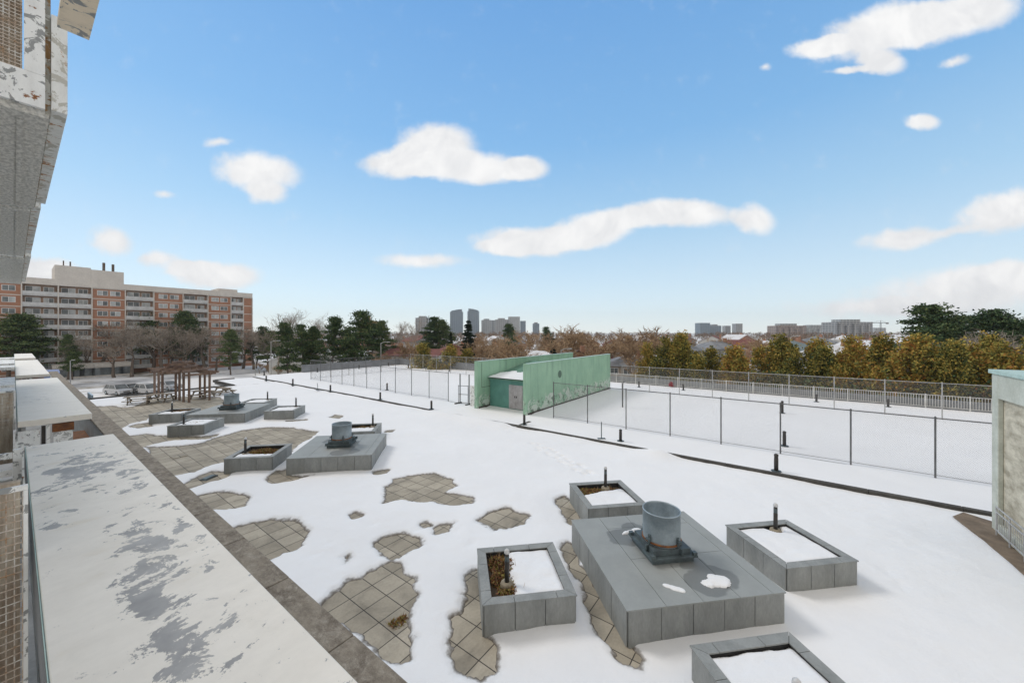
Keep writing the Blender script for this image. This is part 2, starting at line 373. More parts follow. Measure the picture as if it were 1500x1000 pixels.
S0,S1=4.2,20.2     # deck between the parapet and the curb
def z4(pts): return [(100+x/3.947,520+y/3.947) for x,y in pts]
def z2(pts): return [(200+x/3.75,560+y/3.75) for x,y in pts]
PATCH=[
 [(470,890),(492,868),(508,853),(530,846),(552,832),(572,822),(584,826),(592,840),(603,848),(607,872),(604,905),(596,918),(606,940),(598,965),(578,968),(556,955),(520,930)],
 [(548,797),(565,788),(590,780),(615,793),(617,800),(600,808),(585,818),(572,820),(553,808)],
 [(566,715),(578,703),(600,697),(635,695),(660,703),(667,712),(650,722),(668,724),(690,730),(688,737),(660,740),(640,735),(615,736),(592,731),(575,733),(562,738),(568,728)],
 [(700,763),(722,750),(745,746),(772,757),(770,768),(750,775),(725,777)],
 [(634,775),(645,769),(662,768),(655,778),(640,782)],[(616,768),(628,766),(632,772),(620,773)],[(512,755),(520,751),(528,756),(518,759)],[(502,818),(510,813),(514,820),(506,826)],
 [(330,778),(375,765),(395,762),(437,763),(449,780),(440,800),(412,812),(395,822),(360,800)],
 [(285,728),(320,720),(345,722),(362,730),(355,742),(330,747),(308,745)],
 [(683,845),(697,835),(712,842),(712,932),(728,950),(730,985),(705,995),(668,985),(661,960),(668,905),(682,898),(680,870)],
 [(823,806),(832,795),(852,830),(887,880),(917,925),(938,960),(930,977),(905,965),(880,930),(860,895),(858,870),(838,835)],
 [(816,732),(826,727),(840,735),(855,768),(838,768),(820,745)],
 z4([(450,535),(640,530),(760,512),(900,468),(1000,440),(1150,420),(1300,425),(1440,447),(1400,475),(1310,530),(1290,560),(900,622),(820,640),(720,680),(600,700),(520,620)]),
 z4([(320,475),(440,458),(530,472),(680,485),(560,502),(470,522),(430,535)]),
 z4([(130,300),(250,295),(300,305),(380,300),(470,260),(600,245),(720,240),(870,245),(900,265),(900,300),(740,330),(500,360),(465,362),(440,380),(350,400),(310,420),(280,440),(200,350)]),
 z4([(355,412),(400,400),(480,392),(480,415),(400,425)]),
 z4([(520,470),(600,465),(760,475),(860,462),(800,490),(600,492)]),
 z2([(255,570),(330,520),(420,490),(520,500),(515,515),(400,550),(300,585)]),
 z2([(720,545),(750,500),(840,470),(840,515),(900,520),(970,512),(860,540),(770,555)]),
 z2([(1300,490),(1385,482),(1360,500),(1310,508)]), z2([(1060,195),(1090,180),(1135,185),(1110,200)]), z2([(1365,268),(1412,265),(1405,277),(1365,278)]),
 z2([(820,212),(938,204),(935,211),(830,217)]), z2([(400,300),(440,290),(445,296),(405,306)]),
]
def sdf(poly,S,T):
    d=np.full(S.shape,1e9); ins=np.zeros(S.shape,bool); n=len(poly)
    for i in range(n):
        ax,ay=poly[i]; bx,by=poly[(i+1)%n]; ex,ey=bx-ax,by-ay; wx,wy=S-ax,T-ay
        k=np.clip((wx*ex+wy*ey)/(ex*ex+ey*ey+1e-12),0,1)
        d=np.minimum(d,np.hypot(wx-ex*k,wy-ey*k))
        c=((ay>T)!=(by>T)); den=(by-ay) if abs(by-ay)>1e-9 else 1e-9
        ins^=c&(S<ex*(T-ay)/den+ax)
    return np.where(ins,-d,d)
xs=np.arange(S0,S1+.03,.055)
ys=np.concatenate([np.arange(-15,-4,.16),np.arange(-4,16,.055),np.arange(16,30,.1),np.arange(30,53.4,.2)])
Sg,Tg=np.meshgrid(xs,ys)
D=np.full(Sg.shape,9.0)
for p in PATCH:
    q=[ST(P(x,y)) for x,y in p]; a=np.array(q)
    lo=a.min(0)-1.2; hi=a.max(0)+1.2
    iy=np.where((ys>lo[1])&(ys<hi[1]))[0]; ix=np.where((xs>lo[0])&(xs<hi[0]))[0]
    if len(iy)==0 or len(ix)==0: continue
    sl=np.ix_(iy,ix); D[sl]=np.minimum(D[sl],sdf(q,Sg[sl],Tg[sl]))
D=D+.30*fbm(Sg*2.2,Tg*2.2,3,4)+.13*fbm(Sg*7,Tg*7,9,3)
k=np.clip((D+.03)/.22,0,1); k=k**.5
hs=.095+.085*fbm(Sg*.5,Tg*.5,5,4)+.03*fbm(Sg*2.2,Tg*2.2,15,4)
k2=np.clip(D/1.0,0,1)
Z=-.03+(hs+.03)*k*(.75+.25*k2)
for i in range(22):                          # footprints crossing the snow
    u=i/21; px=783+u*80+(6 if i%2 else -6)+random.Random(i).uniform(-4,4); py=651+u*46+random.Random(i+50).uniform(-2,2)
    s,t=ST(P(px,py)); e=np.exp(-(((Sg-s)/.12)**2+((Tg-t)/.17)**2)); Z-=.085*e
for px,py in ((520,760),(548,770),(668,780),(690,800),(612,778),(480,800),(462,815),(985,905),(1300,840),(1320,860)):
    s,t=ST(P(px,py)); e=np.exp(-(((Sg-s)/.22)**2+((Tg-t)/.14)**2)); Z-=.03*e
s,t=ST(P(968,664)); Z+=.19*np.exp(-((Sg-S1)/.7)**2)*np.exp(-((Tg-t)/.75)**2)   # drift that buries part of the curb
wnd=np.clip((Tg-ST(P(756,625))[1])/.6,0,1)*np.clip((ST(P(636,602))[1]-Tg)/.6,0,1)
Z+=.17*np.exp(-((Sg-S1)/.9)**2)*wnd
Z+=(.05+.05*fbm(Tg*.5,Tg*0+3,81,3))*np.exp(-((Sg-S1)/.35)**2)*(1-wnd)*np.clip((Tg+2)/6,0,1)
sn=gridmesh('snow_cover',xs,ys,Z,M['snowedge']); at=sn.data.attributes.new('melt','FLOAT','POINT'); at.data.foreach_set('value',D.ravel().astype(np.float32)); sn.rotation_euler=(0,0,ROT); sn['kind']='structure'
b=MB(); b.box(S0,S1,-16,53.4,-.4,0); o=structure('paving',b,M['paver']); o.rotation_euler=(0,0,ROT)

# terrace with the two courts
b=MB(); b.box(S1+.2,45.9,-32,61.5,-.4,TZ-.06); o=structure('court_terrace',b,M['concrete_grey']); o.rotation_euler=(0,0,ROT)
xs=np.linspace(S1+.19,45.7,110); ys=np.linspace(-32,61.4,300); A,B=np.meshgrid(xs,ys)
Z=TZ+.06*fbm(A*.25,B*.25,31,4)+.018*fbm(A*1.3,B*1.3,37,3)
Z-=.05*np.exp(-((A-23.9)/.22)**2)+.04*np.exp(-((A-40)/.25)**2)
sn=gridmesh('terrace_snow',xs,ys,Z,M['snow']); sn.rotation_euler=(0,0,ROT); sn['kind']='structure'
b=MB(); b.box(16.0,S1,53.45,61.4,-.4,.02); o=structure('walkway',b,M['concrete_grey']); o.rotation_euler=(0,0,ROT)
xs=np.linspace(16.1,S1+.1,20); ys=np.linspace(53.3,61.3,40); A,B=np.meshgrid(xs,ys)
sn=gridmesh('walkway_snow',xs,ys,.09+.05*fbm(A*.4,B*.4,44,3),M['snow']); sn.rotation_euler=(0,0,ROT); sn['kind']='structure'

tA=ST(P(632,602))[1]; tB=ST(P(762,626))[1]
def curb(label,s0,s1,t0,t1,z1):
    b=MB(); n=max(1,int(max(s1-s0,t1-t0)/2.4))
    for i in range(n):
        if t1-t0>s1-s0:
            a=t0+(t1-t0)*i/n; c=t0+(t1-t0)*(i+1)/n; b.box(s0,s1,a+.006,c-.006,-.1,z1)
        else:
            a=s0+(s1-s0)*i/n; c=s0+(s1-s0)*(i+1)/n; b.box(a+.006,c-.006,t0,t1,-.1,z1)
    o=b.build('curb',M['curb'],bevel=.015); o.rotation_euler=(0,0,ROT); tag(o,label,'curb')
curb('long dark curb along the snowy terrace right of the green walls',S1-.02,S1+.2,-15,tB,.235)
curb('long dark curb in front of the left court ending short of the green walls',S1-.02,S1+.2,tA,56.5,.185)
curb('short dark curb end turning towards the green walls beside the leftmost bollard',S1+.21,S1+1.5,tB-.22,tB,.25)
curb('dark curb along the far edge of the paved roof behind the pergola',S0+.1,15.7,53.41,53.7,.22)
curb('dark curb beside the snowy walkway right of the pergola',15.75,15.98,53.71,61.2,.2)
curb('short dark curb closing the far end of the walkway right of the pergola',15.98,18.2,61.2,61.42,.22)

# street level ground
b=MB(); n=64; rr=[0,60,140,300,800,2500,7000]
vs=[(0,0,GRADE)]
for r_ in rr[1:]:
    for j in range(n): vs.append((r_*math.cos(2*math.pi*j/n),r_*math.sin(2*math.pi*j/n),GRADE))
fs=[(0,1+j,1+(j+1)%n) for j in range(n)]
for i in range(len(rr)-2):
    for j in range(n): fs.append((1+i*n+j,1+(i+1)*n+j,1+(i+1)*n+(j+1)%n,1+i*n+(j+1)%n))
b.add(vs,fs)
def groundmat():
    m,nt,bs=nmat('snowy_ground'); q=N(nt); v=q.coord()
    f=q.noise(v,.045,8,.65); g=q.noise(v,1.1,6,.6)
    c=q.mix(q.ramp(f,[(.50,0.0),(.60,1.0)]),(.80,.805,.82),(.20,.17,.12))
    c=q.mix(.15,c,g,'MULTIPLY'); q.L(c,bs.inputs['Base Color']); bs.inputs['Roughness'].default_value=.9
    q.bump(bs,g,.4,.1); return m
structure('ground',b,groundmat())
b=MB(); b.box(-18,-.6,-20,95,GRADE+.0,GRADE+.004); # beside our own building
b.f=b.f[1:2]; b.m=b.m[1:2]
def sheet(name,pts,z,m):
    b=MB(); b.add([(p[0],p[1],z) for p in pts],[tuple(range(len(pts)))]); return structure(name,b,m)
sheet('parking_lot',[W(3.9,57,0),W(20,57,0),W(26,100,0),W(3.9,92,0)],GRADE+.05,M['asphalt'])
sheet('road',[W(-40,118,0),W(90,122,0),W(90,130,0),W(-40,126,0)],GRADE+.05,M['asphalt'])
# patio between our building and the deck
b=MB(); b.box(-3,3.36,-15,94,-3.2,-3.0); o=structure('patio_floor',b,M['concrete_grey']); o.rotation_euler=(0,0,ROT)

# ------------------------------------------------------------------ deck parapet
root=thing('parapet_wall','long brown weathered concrete parapet dividing the snowy roof from the white balcony roofs','wall',(0,0,0),ROT)
b=MB(); b.box(3.45,4.15,-8,94,GRADE-.1,.02); b.build('wall',M['concrete_grey'],root)
b=MB(); rnd=random.Random(4); t=-8
while t<93:
    L=3.05; b.box(3.36,4.24,t+.008,t+L-.008,.022,.19+rnd.uniform(-.006,.006)); t+=L
b.build('coping',M['concrete'],root,bevel=.02)
o=MB(); o.box(4.5,4.62,54.2,57.5,GRADE,-.2+.6); o=o.build('privacy_panel',M['bluepanel']); o.rotation_euler=(0,0,ROT); tag(o,'pale blue upright panel beside the far end of the brown parapet','panel')

# ------------------------------------------------------------------ planters and vent boxes
def panel_box(root,hw,zt,npan,th=.03,seed=0):
    """grey clad body: dark core and separate cladding panels on four sides"""
    b=MB(); rnd=random.Random(seed)
    w=2*hw/npan; g=.007
    for i in range(npan):
        a=-hw+i*w+g; c=-hw+(i+1)*w-g; e=lambda:rnd.uniform(-.004,.004)
        q=e(); b.box(a,c,-hw-th+q,-hw+q,.0,zt); q=e(); b.box(a,c,hw+q,hw+th+q,.0,zt)
        q=e(); b.box(-hw-th+q,-hw+q,a,c,.0,zt); q=e(); b.box(hw+q,hw+th+q,a,c,.0,zt)
    return b
PROTO={}
def planter(center,label,seed,cover,zs=.665):
    root=thing('planter',label,'planter',center,CROT,'grey clad planters on the roof deck')
    hw=1.01; ht=.70; wi=.17
    if 'planter' not in PROTO:
        b=panel_box(root,hw,ht-.022,3); PROTO['planter']=b.mesh('cladding',M['panel'])
        b=MB()
        b.box(-hw+.004,hw-.004,-hw+.004,-hw+wi,.01,ht-.03); b.box(-hw+.004,hw-.004,hw-wi,hw-.004,.01,ht-.03)
        b.box(-hw+.004,-hw+wi,-hw+wi,hw-wi,.01,ht-.03); b.box(hw-wi,hw-.004,-hw+wi,hw-wi,.01,ht-.03)
        PROTO['pcore']=b.mesh('wall',M['seam'])
        b=MB(); o_=hw+.04; i_=hw-wi-.01
        for k in range(4):
            ca,sa=math.cos(k*math.pi/2),math.sin(k*math.pi/2)
            for (p0,p1,q0,q1) in ((-o_+.006,-.35,-i_+.006,-.35),(-.338,.6,-.338,.6),(.612,o_-.006,.612,i_-.006)):
                c=[(p0,-o_),(p1,-o_),(q1,-i_),(q0,-i_)]
                c=[(x*ca-y*sa,x*sa+y*ca) for x,y in c]
                b.hexa([(x,y,ht-.02) for x,y in c]+[(x,y,ht+.006) for x,y in c])
        PROTO['pcop']=b.mesh('coping',M['panel'])
        b=MB(); b.box(-hw+wi,hw-wi,-hw+wi,hw-wi,.1,.54); PROTO['psoil']=b.mesh('soil',M['soil'])
    link('cladding',PROTO['planter'],root); link('wall',PROTO['pcore'],root)
    link('coping',PROTO['pcop'],root); link('soil',PROTO['psoil'],root)
    a=hw-wi-.005; xs=np.linspace(-a,a,48); A,B=np.meshgrid(xs,xs)
    cv=cover(A,B)+.28*fbm(A*3+seed*7,B*3,seed,4)
    edge=np.minimum(a-np.abs(A),a-np.abs(B))
    Zc=.50+(zs-.5+.09*fbm(A*1.6,B*1.6+seed,seed+3,4))*np.clip(cv/.25+.3,0,1)**.5-.03*np.exp(-(edge/.05)**2)*(1-0*A)
    gridmesh('snow_layer',xs,xs,Zc,M['snow'],root)
    return root
def rosette(mb,rnd,c,rad,hh,n,sz):
    for i in range(n):
        a=rnd.uniform(0,6.283); r_=rad*math.sqrt(rnd.random()); z=c[2]+hh*rnd.random()**1.5*(1-.6*r_/rad)
        p=Vector((c[0]+r_*math.cos(a),c[1]+r_*math.sin(a),z)); d=Vector((rnd.uniform(-1,1),rnd.uniform(-1,1),rnd.uniform(-.2,1))).normalized()
        s=d.cross(Vector((rnd.uniform(-1,1),rnd.uniform(-1,1),rnd.uniform(-1,1)))).normalized()*sz*.35
        mb.add([p-s,p+s,p+d*sz],[(0,1,2)])
def leafclump(label,base,rz,spots,seed,n=500,sz=.09):
    o=thing('dry_plant',label,'plant',base,rz); b=MB(); rnd=random.Random(seed); st=MB()
    for (x,y,r_,h_) in spots:
        rosette(b,rnd,(x,y,0),r_,h_,int(n*r_*2.2),sz)
        for i in range(int(24*r_)+4):
            a=rnd.uniform(0,6.28); q=r_*rnd.random()
            p=Vector((x+q*math.cos(a),y+q*math.sin(a),0)); e=p+Vector((rnd.uniform(-.15,.15),rnd.uniform(-.15,.15),h_*rnd.uniform(.8,1.6)))
            st.tube([p,(p+e)/2+Vector((rnd.uniform(-.03,.03),rnd.uniform(-.03,.03),0)),e],[.006,.005,.002],4)
    b.mi=1; b.add(st.v,st.f); b.build('foliage',[M['moss'],M['twigbrown']],o)
    return o
def lamp(base,label,h=.82,foot=True):
    key='lamp'
    o=thing('bollard_light',label,'light',base,0,'black bollard lights standing in the planters')
    if key not in PROTO:
        b=MB(); b.lathe([(.0,0),(.055,0),(.055,.60),(.05,.605),(.05,.80),(.0,.80)],14); PROTO[key]=b.mesh('post',M['black'],True)
        b=MB(); b.lathe([(.052,.62),(.053,.622),(.053,.74),(.052,.742)],14); PROTO['lens']=b.mesh('lens',M['galvdark'],True)
        b=MB(); b.lathe([(.0,.80),(.062,.80),(.064,.82),(.055,.87),(.025,.90),(0,.905)],14); PROTO['cap']=b.mesh('cap',M['lens'],True)
        b=MB(); b.lathe([(.0,-.05),(.17,-.05),(.155,.10),(.13,.135),(0,.14)],12); PROTO['foot']=b.mesh('footing',M['footing'],True)
    link('post',PROTO[key],o); link('lens',PROTO['lens'],o); link('cap',PROTO['cap'],o)
    if foot: link('footing',PROTO['foot'],o)
    return o
def ventbox(center,label,ventlabel):
    root=thing('vent_plinth',label,'plinth',center,CROT,'large grey clad vent plinths')
    hw=1.83; zt=.76
    if 'vb' not in PROTO:
        b=panel_box(root,hw,zt-.0,5,seed=3); PROTO['vb']=b.mesh('cladding',M['panel'])
        b=MB(); b.box(-hw+.004,hw-.004,-hw+.004,hw-.004,.0,zt-.01); PROTO['vbc']=b.mesh('core',M['seam'])
        b=MB(); xs=[-1.87,-.98,-.12,.74,1.55,1.87]
        for i in range(5):
            cut=[-1.87,-.25,1.2,1.87] if i%2 else [-1.87,.35,1.87]
            if i==0 or i==4: cut=[-1.87,1.87]
            for j in range(len(cut)-1): b.box(xs[i]+.006,xs[i+1]-.006,cut[j]+.006,cut[j+1]-.006,zt-.005,zt+.022)
        PROTO['vbt']=b.mesh('roof_sheet',M['boxtop'])
        # round vent duct on a square steel base
        b=MB(); b.lathe([(.46,.30),(.465,.62),(.462,1.05),(.472,1.055),(.472,1.085),(.452,1.087),(.448,1.05),(.445,.35),(0,.33)],40); PROTO['v1']=b.mesh('duct',M['galv'],True)
        b=MB(); b.box(-.55,.55,-.55,.55,.0,.12); b.box(-.62,.62,-.62,.62,.125,.165); b.box(-.5,.5,-.5,.5,.17,.30)
        for sx in (-1,1):
            for sy in (-1,1): b.box(sx*.56-.05,sx*.56+.05,sy*.56-.05,sy*.56+.05,.17,.24)
        PROTO['v2']=b.mesh('base_frame',M['galvdark'])
        b=MB(); b.box(.465,.50,-.03,.03,.28,.55); b.box(.498,.62,-.02,.02,.17,.32); b.box(.499,.56,-.06,.06,.42,.47)
        PROTO['v3']=b.mesh('bracket',M['galvdark'])
        b=MB(); b.lathe([(.468,.33),(.486,.335),(.486,.375),(.468,.38)],32); PROTO['v4']=b.mesh('band',M['rust'],True)
    link('cladding',PROTO['vb'],root); link('core',PROTO['vbc'],root); link('roof_sheet',PROTO['vbt'],root)
    v=thing('roof_vent',ventlabel,'vent',(center[0],center[1],center[2]+zt+.022),CROT,'round steel roof vents')
    link('duct',PROTO['v1'],v); link('base_frame',PROTO['v2'],v); [setattr(link('bracket',PROTO['v3'],v),'rotation_euler',(0,0,k_*math.pi/2+.4)) for k_ in range(4)]; link('band',PROTO['v4'],v)
    return root
U=Vector((math.cos(CROT),math.sin(CROT),0)); V=Vector((-math.sin(CROT),math.cos(CROT),0))
CN=Vector((3.93,9.70,0)); CM=Vector((-8.7,18.85,0)); CF=Vector((-21.1,27.75,0))
ventbox(CN,'nearest large grey vent plinth with wet stains and snow scraps on its top','nearest round steel vent duct, in the right foreground')
ventbox(CM,'large grey vent plinth in the middle cluster with one planter on its left','round steel vent duct on the middle plinth')
ventbox(CF,'farthest grey vent plinth ringed by four planters before the pergola','farthest round steel vent duct, just before the pergola')
Q=3.74
full=lambda A,B:A*0+.6
planter(CN-U*Q-V*.12,'grey planter left of the nearest plinth with green and brown plants in one side',1,lambda A,B:(A+.28)*1.2)
planter(CN+V*3.66,'grey planter behind the nearest plinth with dead leaves at its back edge',2,lambda A,B:(.35-B)*1.1+A*.25)
planter(CN+U*Q,'grey planter right of the nearest plinth filled with clean snow',3,lambda A,B:.75-1.6*np.exp(-((A-.35)**2+(B-.8)**2)/.08))
planter(CN-V*3.78,'grey planter cut by the bottom edge of the photo, filled with snow',4,lambda A,B:(.9-B)*1.2+.03)
planter(CM-U*Q-V*.2,'grey planter left of the middle plinth full of reddish dead leaves',5,lambda A,B:-.05-B*.4-A*.1)
planter(CM+V*3.7,'grey planter behind the middle plinth, partly hidden by the round vent',6,lambda A,B:.15-B*.5)
planter(CF-U*Q,'grey planter left of the farthest plinth with a dark log and snow inside',7,lambda A,B:.2-B*.5)
planter(CF-V*Q,'grey planter in front of the farthest plinth with thin stems in the snow',8,lambda A,B:.35+B*.1)
planter(CF+U*Q,'grey planter right of the farthest plinth with smooth snow inside',9,full)
planter(CF+V*Q,'grey planter behind the farthest plinth, mostly hidden by it',10,lambda A,B:.3+A*.2)
def inp(c,u,v,z=.53): return c+U*u+V*v+Vector((0,0,z))
c=CN-U*Q-V*.12
leafclump('green and brown low plants in the planter left of the nearest plinth',inp(c,0,0,.5),CROT,[(-.5,-.1,.3,.2),(-.4,.42,.36,.26),(-.55,.6,.22,.2),(-.35,-.55,.3,.16),(-.15,.6,.2,.14)],1,900,.075)
c2=CN+V*3.66
leafclump('dead brown leaves in the planter behind the nearest plinth',inp(c2,0,0,.5),CROT,[(-.55,.55,.28,.14),(-.2,.5,.3,.13),(.35,.65,.22,.12),(-.6,.25,.18,.1)],2,600,.08)
c3=CM-U*Q-V*.2
leafclump('reddish dead leaves covering the planter left of the middle plinth',inp(c3,0,0,.5),CROT,[(-.3,.2,.4,.18),(.2,.35,.4,.16),(-.5,-.3,.3,.14),(.5,.1,.3,.13),(-.1,.6,.3,.14)],3,520,.09)
c4=CM+V*3.7
leafclump('dry brown leaves in the planter behind the middle vent',inp(c4,0,0,.5),CROT,[(0,.5,.4,.14),(.5,.4,.3,.12)],4,420,.09)
c5=CF-U*Q
leafclump('dark tangled dead stems in the planter left of the farthest plinth',inp(c5,0,0,.5),CROT,[(.2,.3,.4,.25),(.5,.45,.3,.25),(-.2,.2,.3,.2)],5,420,.1)
c6=CF-V*Q
leafclump('thin bare stems in the planter in front of the farthest plinth',inp(c6,0,0,.55),CROT,[(0,.0,.5,.14)],6,60,.08)
lamp(inp(c,-.42,-.32),'black light post in the planter left of the nearest plinth')
lamp(inp(c2,.25,.62),'black light post in the planter behind the nearest plinth')
lamp(inp(CN+U*Q,.32,.68),'black light post in the snow filled planter right of the nearest plinth')
lamp(inp(c3,-.58,-.15),'black light post among dead leaves left of the middle plinth')
lamp(inp(c4,.6,.55),'black light post in the planter behind the middle vent')
lamp(inp(c5,-.25,.0),'black light post in the planter left of the farthest plinth')
lamp(inp(c6,-.45,-.5),'black light post in the planter in front of the farthest plinth')
lamp(inp(CF+U*Q,.5,.65),'black light post in the planter right of the farthest plinth')
lamp(inp(CF+V*Q,.5,.5),'black light post in the planter behind the farthest plinth')
lamp(inp(CN-V*3.78,-.39,-.5),'black light post stub in the planter at the bottom edge of the photo')
# snow scraps on the near plinth and debris
def scrap(px,py,z,rx,ry,rz,label,seed,h=.05):
    p=P(px,py,z); xs=np.linspace(-rx*1.3,rx*1.3,40); ysn=np.linspace(-ry*1.3,ry*1.3,40); A,B=np.meshgrid(xs,ysn)
    d=1-np.hypot(A/rx,B/ry)+1.3*fbm(A*5+seed,B*5,seed,4)
    Zs=np.where(d>0,h*np.clip(d,0,1)**.5,-.02)
    o=gridmesh('snow_scrap',xs,ysn,Zs,M['snow']); o.location=(p.x,p.y,z); o.rotation_euler=(0,0,rz); tag(o,label,'snow')
scrap(1050,850,.783,.34,.2,.4,'larger melting snow scrap on the near plinth towards its right front corner',1,.07)
scrap(988,861,.783,.2,.09,-.5,'small thin snow scrap near the front edge of the nearest plinth',2,.04)
scrap(925,778,.783,.36,.08,.45,'narrow snow streak left of the nearest vent',3,.06)
o=leafclump('small heap of dry twigs on the bare paving beside the parapet',P(581,913,.0),.3,[(0,0,.16,.05),(.12,.1,.1,.04)],11,160,.08)
b=MB(); b.box(-.3,.3,-.16,.16,0,.045); b.box(-.25,.25,-.12,.12,.048,.07)
o=b.build('drain_cover',M['galvdark'],bevel=.01); o.location=P(306,700,.0); o.rotation_euler=(0,0,ROT+.5); tag(o,'flat dark drain cover on bare paving in front of the middle planter','drain')
b=MB(); b.box(-.3,.3,-.3,.3,0,.03); o=b.build('stone_paver',M['paver'],bevel=.01); o.location=P(262,668,0.0); o.rotation_euler=(0,0,ROT); tag(o,'loose dark paver lying on the bare paving left of the middle planter','paver')

# ------------------------------------------------------------------ bollards
def bollard(x,y,label,z=TZ,h=.62,r=.06,sc=1):
    o=thing('bollard',label,'bollard',P(x,y,z),0,'dark bollards around the courts')
    if 'bo' not in PROTO:
        b=MB(); b.lathe([(0,-.1),(.085,-.1),(.085,.5),(.08,.52),(.08,.60),(.088,.61),(.088,.66),(.05,.69),(0,.695)],12); PROTO['bo']=b.mesh('post',M['black'],True)
        b=MB(); b.lathe([(0,-.02),(.2,-.02),(.2,.035),(0,.04)],10); PROTO['bof']=b.mesh('base_plate',M['galvdark'])
    a=link('post',PROTO['bo'],o); link('base_plate',PROTO['bof'],o); a.scale=(1,1,sc); return o
for i,(x,y,s_) in enumerate([(632,599,1),(557,585,1),(484,573,1),(429,564,1.1),(390,557,.9)]):
    bollard(x,y,ORD[i]+' dark bollard from the green walls along the left curb',sc=s_)
bollard(387,550,'small dark bollard farther back beside the leftmost curb bollard')
bollard(768,622,'dark bollard at the curb end in front of the green wall corner')
bollard(909,646,'dark bollard nearest the green wall on the right terrace')
bollard(1137,690,'dark bollard standing nearest the camera on the right terrace',sc=1.15)
bollard(567,571,'dark bollard inside the left court',sc=1.1)
bollard(1149,653,'dark bollard inside the right court near its front fence',sc=1.2)
bollard(1146,605,'dark bollard inside the right court near its back fence',sc=1.4)
for i,(x,y) in enumerate([(658,544),(598,539),(569,536),(526,540),(465,545)]): bollard(x,y,ORD[i]+' small dark bollard left of the green walls by the grey parapet')
for i,(x,y) in enumerate([(936,567),(1001,571.5),(1196,588.5),(1301,596)]): bollard(x,y,ORD[i]+' small dark bollard right of the green walls before the picket fence')
def stake(x,y,label,h,lean):
    o=thing('metal_stake',label,'stake',P(x,y,TZ),0); b=MB(); b.tube([(0,0,-.1),(lean,0,h)],.028,8); b.build('pole',M['galvdark'],o)
    b=MB(); b.box(-.22,.22,-.1,.1,-.02,.04); b.build('foot',M['galvdark'],o)
stake(881,642.5,'thin metal stake left of the right terrace bollard',1.0,.0)
stake(466,571,'thin leaning metal stake in front of the left court',.75,-.1)

# ------------------------------------------------------------------ fences
def fence(name,label,pts,h,step,mp,mr,r=.035,lowrail=True,gapskip=()):
    root=thing(name,label,'fence',W(pts[0][0],pts[0][1],TZ),ROT); o0=pts[0]
    rail=MB(); k=0
    for a,c in zip(pts[:-1],pts[1:]):
        L=math.dist(a,c); n=max(1,round(L/step))
        pa=Vector((a[0]-o0[0],a[1]-o0[1],0)); pc=Vector((c[0]-o0[0],c[1]-o0[1],0))
        for i in range(n+(c==pts[-1])):
            p=pa.lerp(pc,i/n); b=MB(); b.tube([(p.x,p.y,-.2),(p.x,p.y,h+.03)],r,8); b.lathe([(r*1.25,h+.03),(r*.8,h+.075),(0,h+.09)],8,(p.x,p.y))
            b.build('post',mp,root)
        rail.tube([pa+Vector((0,0,h)),pc+Vector((0,0,h))],r*.62,6)
        if lowrail: rail.tube([pa+Vector((0,0,.07)),pc+Vector((0,0,.07))],r*.3,5)
    rail.build('rail',mr,root)
    net=MB(); w_=.0016; sp_=.075
    for a,c in zip(pts[:-1],pts[1:]):
        L=math.dist(a,c); ux,uy=(c[0]-a[0])/L,(c[1]-a[1])/L; bx,by=a[0]-o0[0],a[1]-o0[1]; z0,z1=.06,h-.01; hh=z1-z0
        u=-hh
        while u<L:
            for sg in (1,-1):
                q0,q1=(u,u+hh); za,zb=z0,z1
                if q0<0: za=z0-q0; q0=0
                if q1>L: zb=z1-(q1-L); q1=L
                if sg<0: q0,q1=L-q0,L-q1
                if zb>za+.02:
                    ox,oy=-uy*w_*sg*1.2,ux*w_*sg*1.2; A=(bx+ux*q0+ox,by+uy*q0+oy); B=(bx+ux*q1+ox,by+uy*q1+oy)
                    net.add([(A[0],A[1],za-w_*1.4),(A[0],A[1],za+w_*1.4),(B[0],B[1],zb+w_*1.4),(B[0],B[1],zb-w_*1.4),(A[0]-uy*w_,A[1]+ux*w_,za),(B[0]-uy*w_,B[1]+ux*w_,zb)],[(0,1,2,3),(1,4,5,2),(4,0,3,5)])
            u+=sp_
    net.build('wire_mesh',mr,root)
    return root
GW1,GW2=15.95,20.6   # the two green walls (t)
GS0,GS1=23.4,40.0
fence('chain_link_fence','dark post fence along the front of the right court',[(23.9,13.83),(23.9,-21.66)],2.55,2.73,M['fence'],M['fence'])
fence('chain_link_fence','pale tall post fence along the back of the right court',[(40.1,14.5),(40.1,-24)],2.6,3.0,M['fencelight'],M['fencelight'])
fence('chain_link_fence','post fence round the front and far end of the left court',[(23.9,25.0),(23.9,51.5),(40.1,51.5)],2.55,2.65,M['fence'],M['fence'],.032)
fence('chain_link_fence','post fence along the back of the left court behind the snow',[(40.15,22),(40.15,51.2)],2.6,3.2,M['fencelight'],M['fencelight'],.032)
# white picket guard rail
root=thing('picket_railing','long white picket railing at the deck edge in front of the cedars','fence',W(45.4,0,TZ),ROT)
b=MB()
for zz in (.12,1.08): b.box(-.02,.02,-24,19.5,zz,zz+.045)
b.build('rail',M['picket'],root)
b=MB(); t=-24
while t<19.5:
    b.box(-.012,.012,t,t+.03,.12,1.08); t+=.155
b.build('pickets',M['picket'],root)
t=-24
while t<=19.6:
    b=MB(); b.box(-.035,.035,t-.035,t+.035,-.2,1.18); b.build('post',M['picket'],root); t+=2.42
o=MB(); o.box(45.5,45.72,-24,19.5,-.3,.95); o=o.build('parapet_wall',M['parapet']); o.rotation_euler=(0,0,ROT); tag(o,'low dark grey wall right behind the white picket railing','wall')
root=thing('parapet_wall','grey parapet round the far side and end of the left court','wall',(0,0,0),ROT)
b=MB(); b.box(45.1,45.4,19.6,61.3,-.2,1.28); b.box(27,45.09,61.0,61.3,-.2,1.28); b.build('wall',M['parapet'],root)
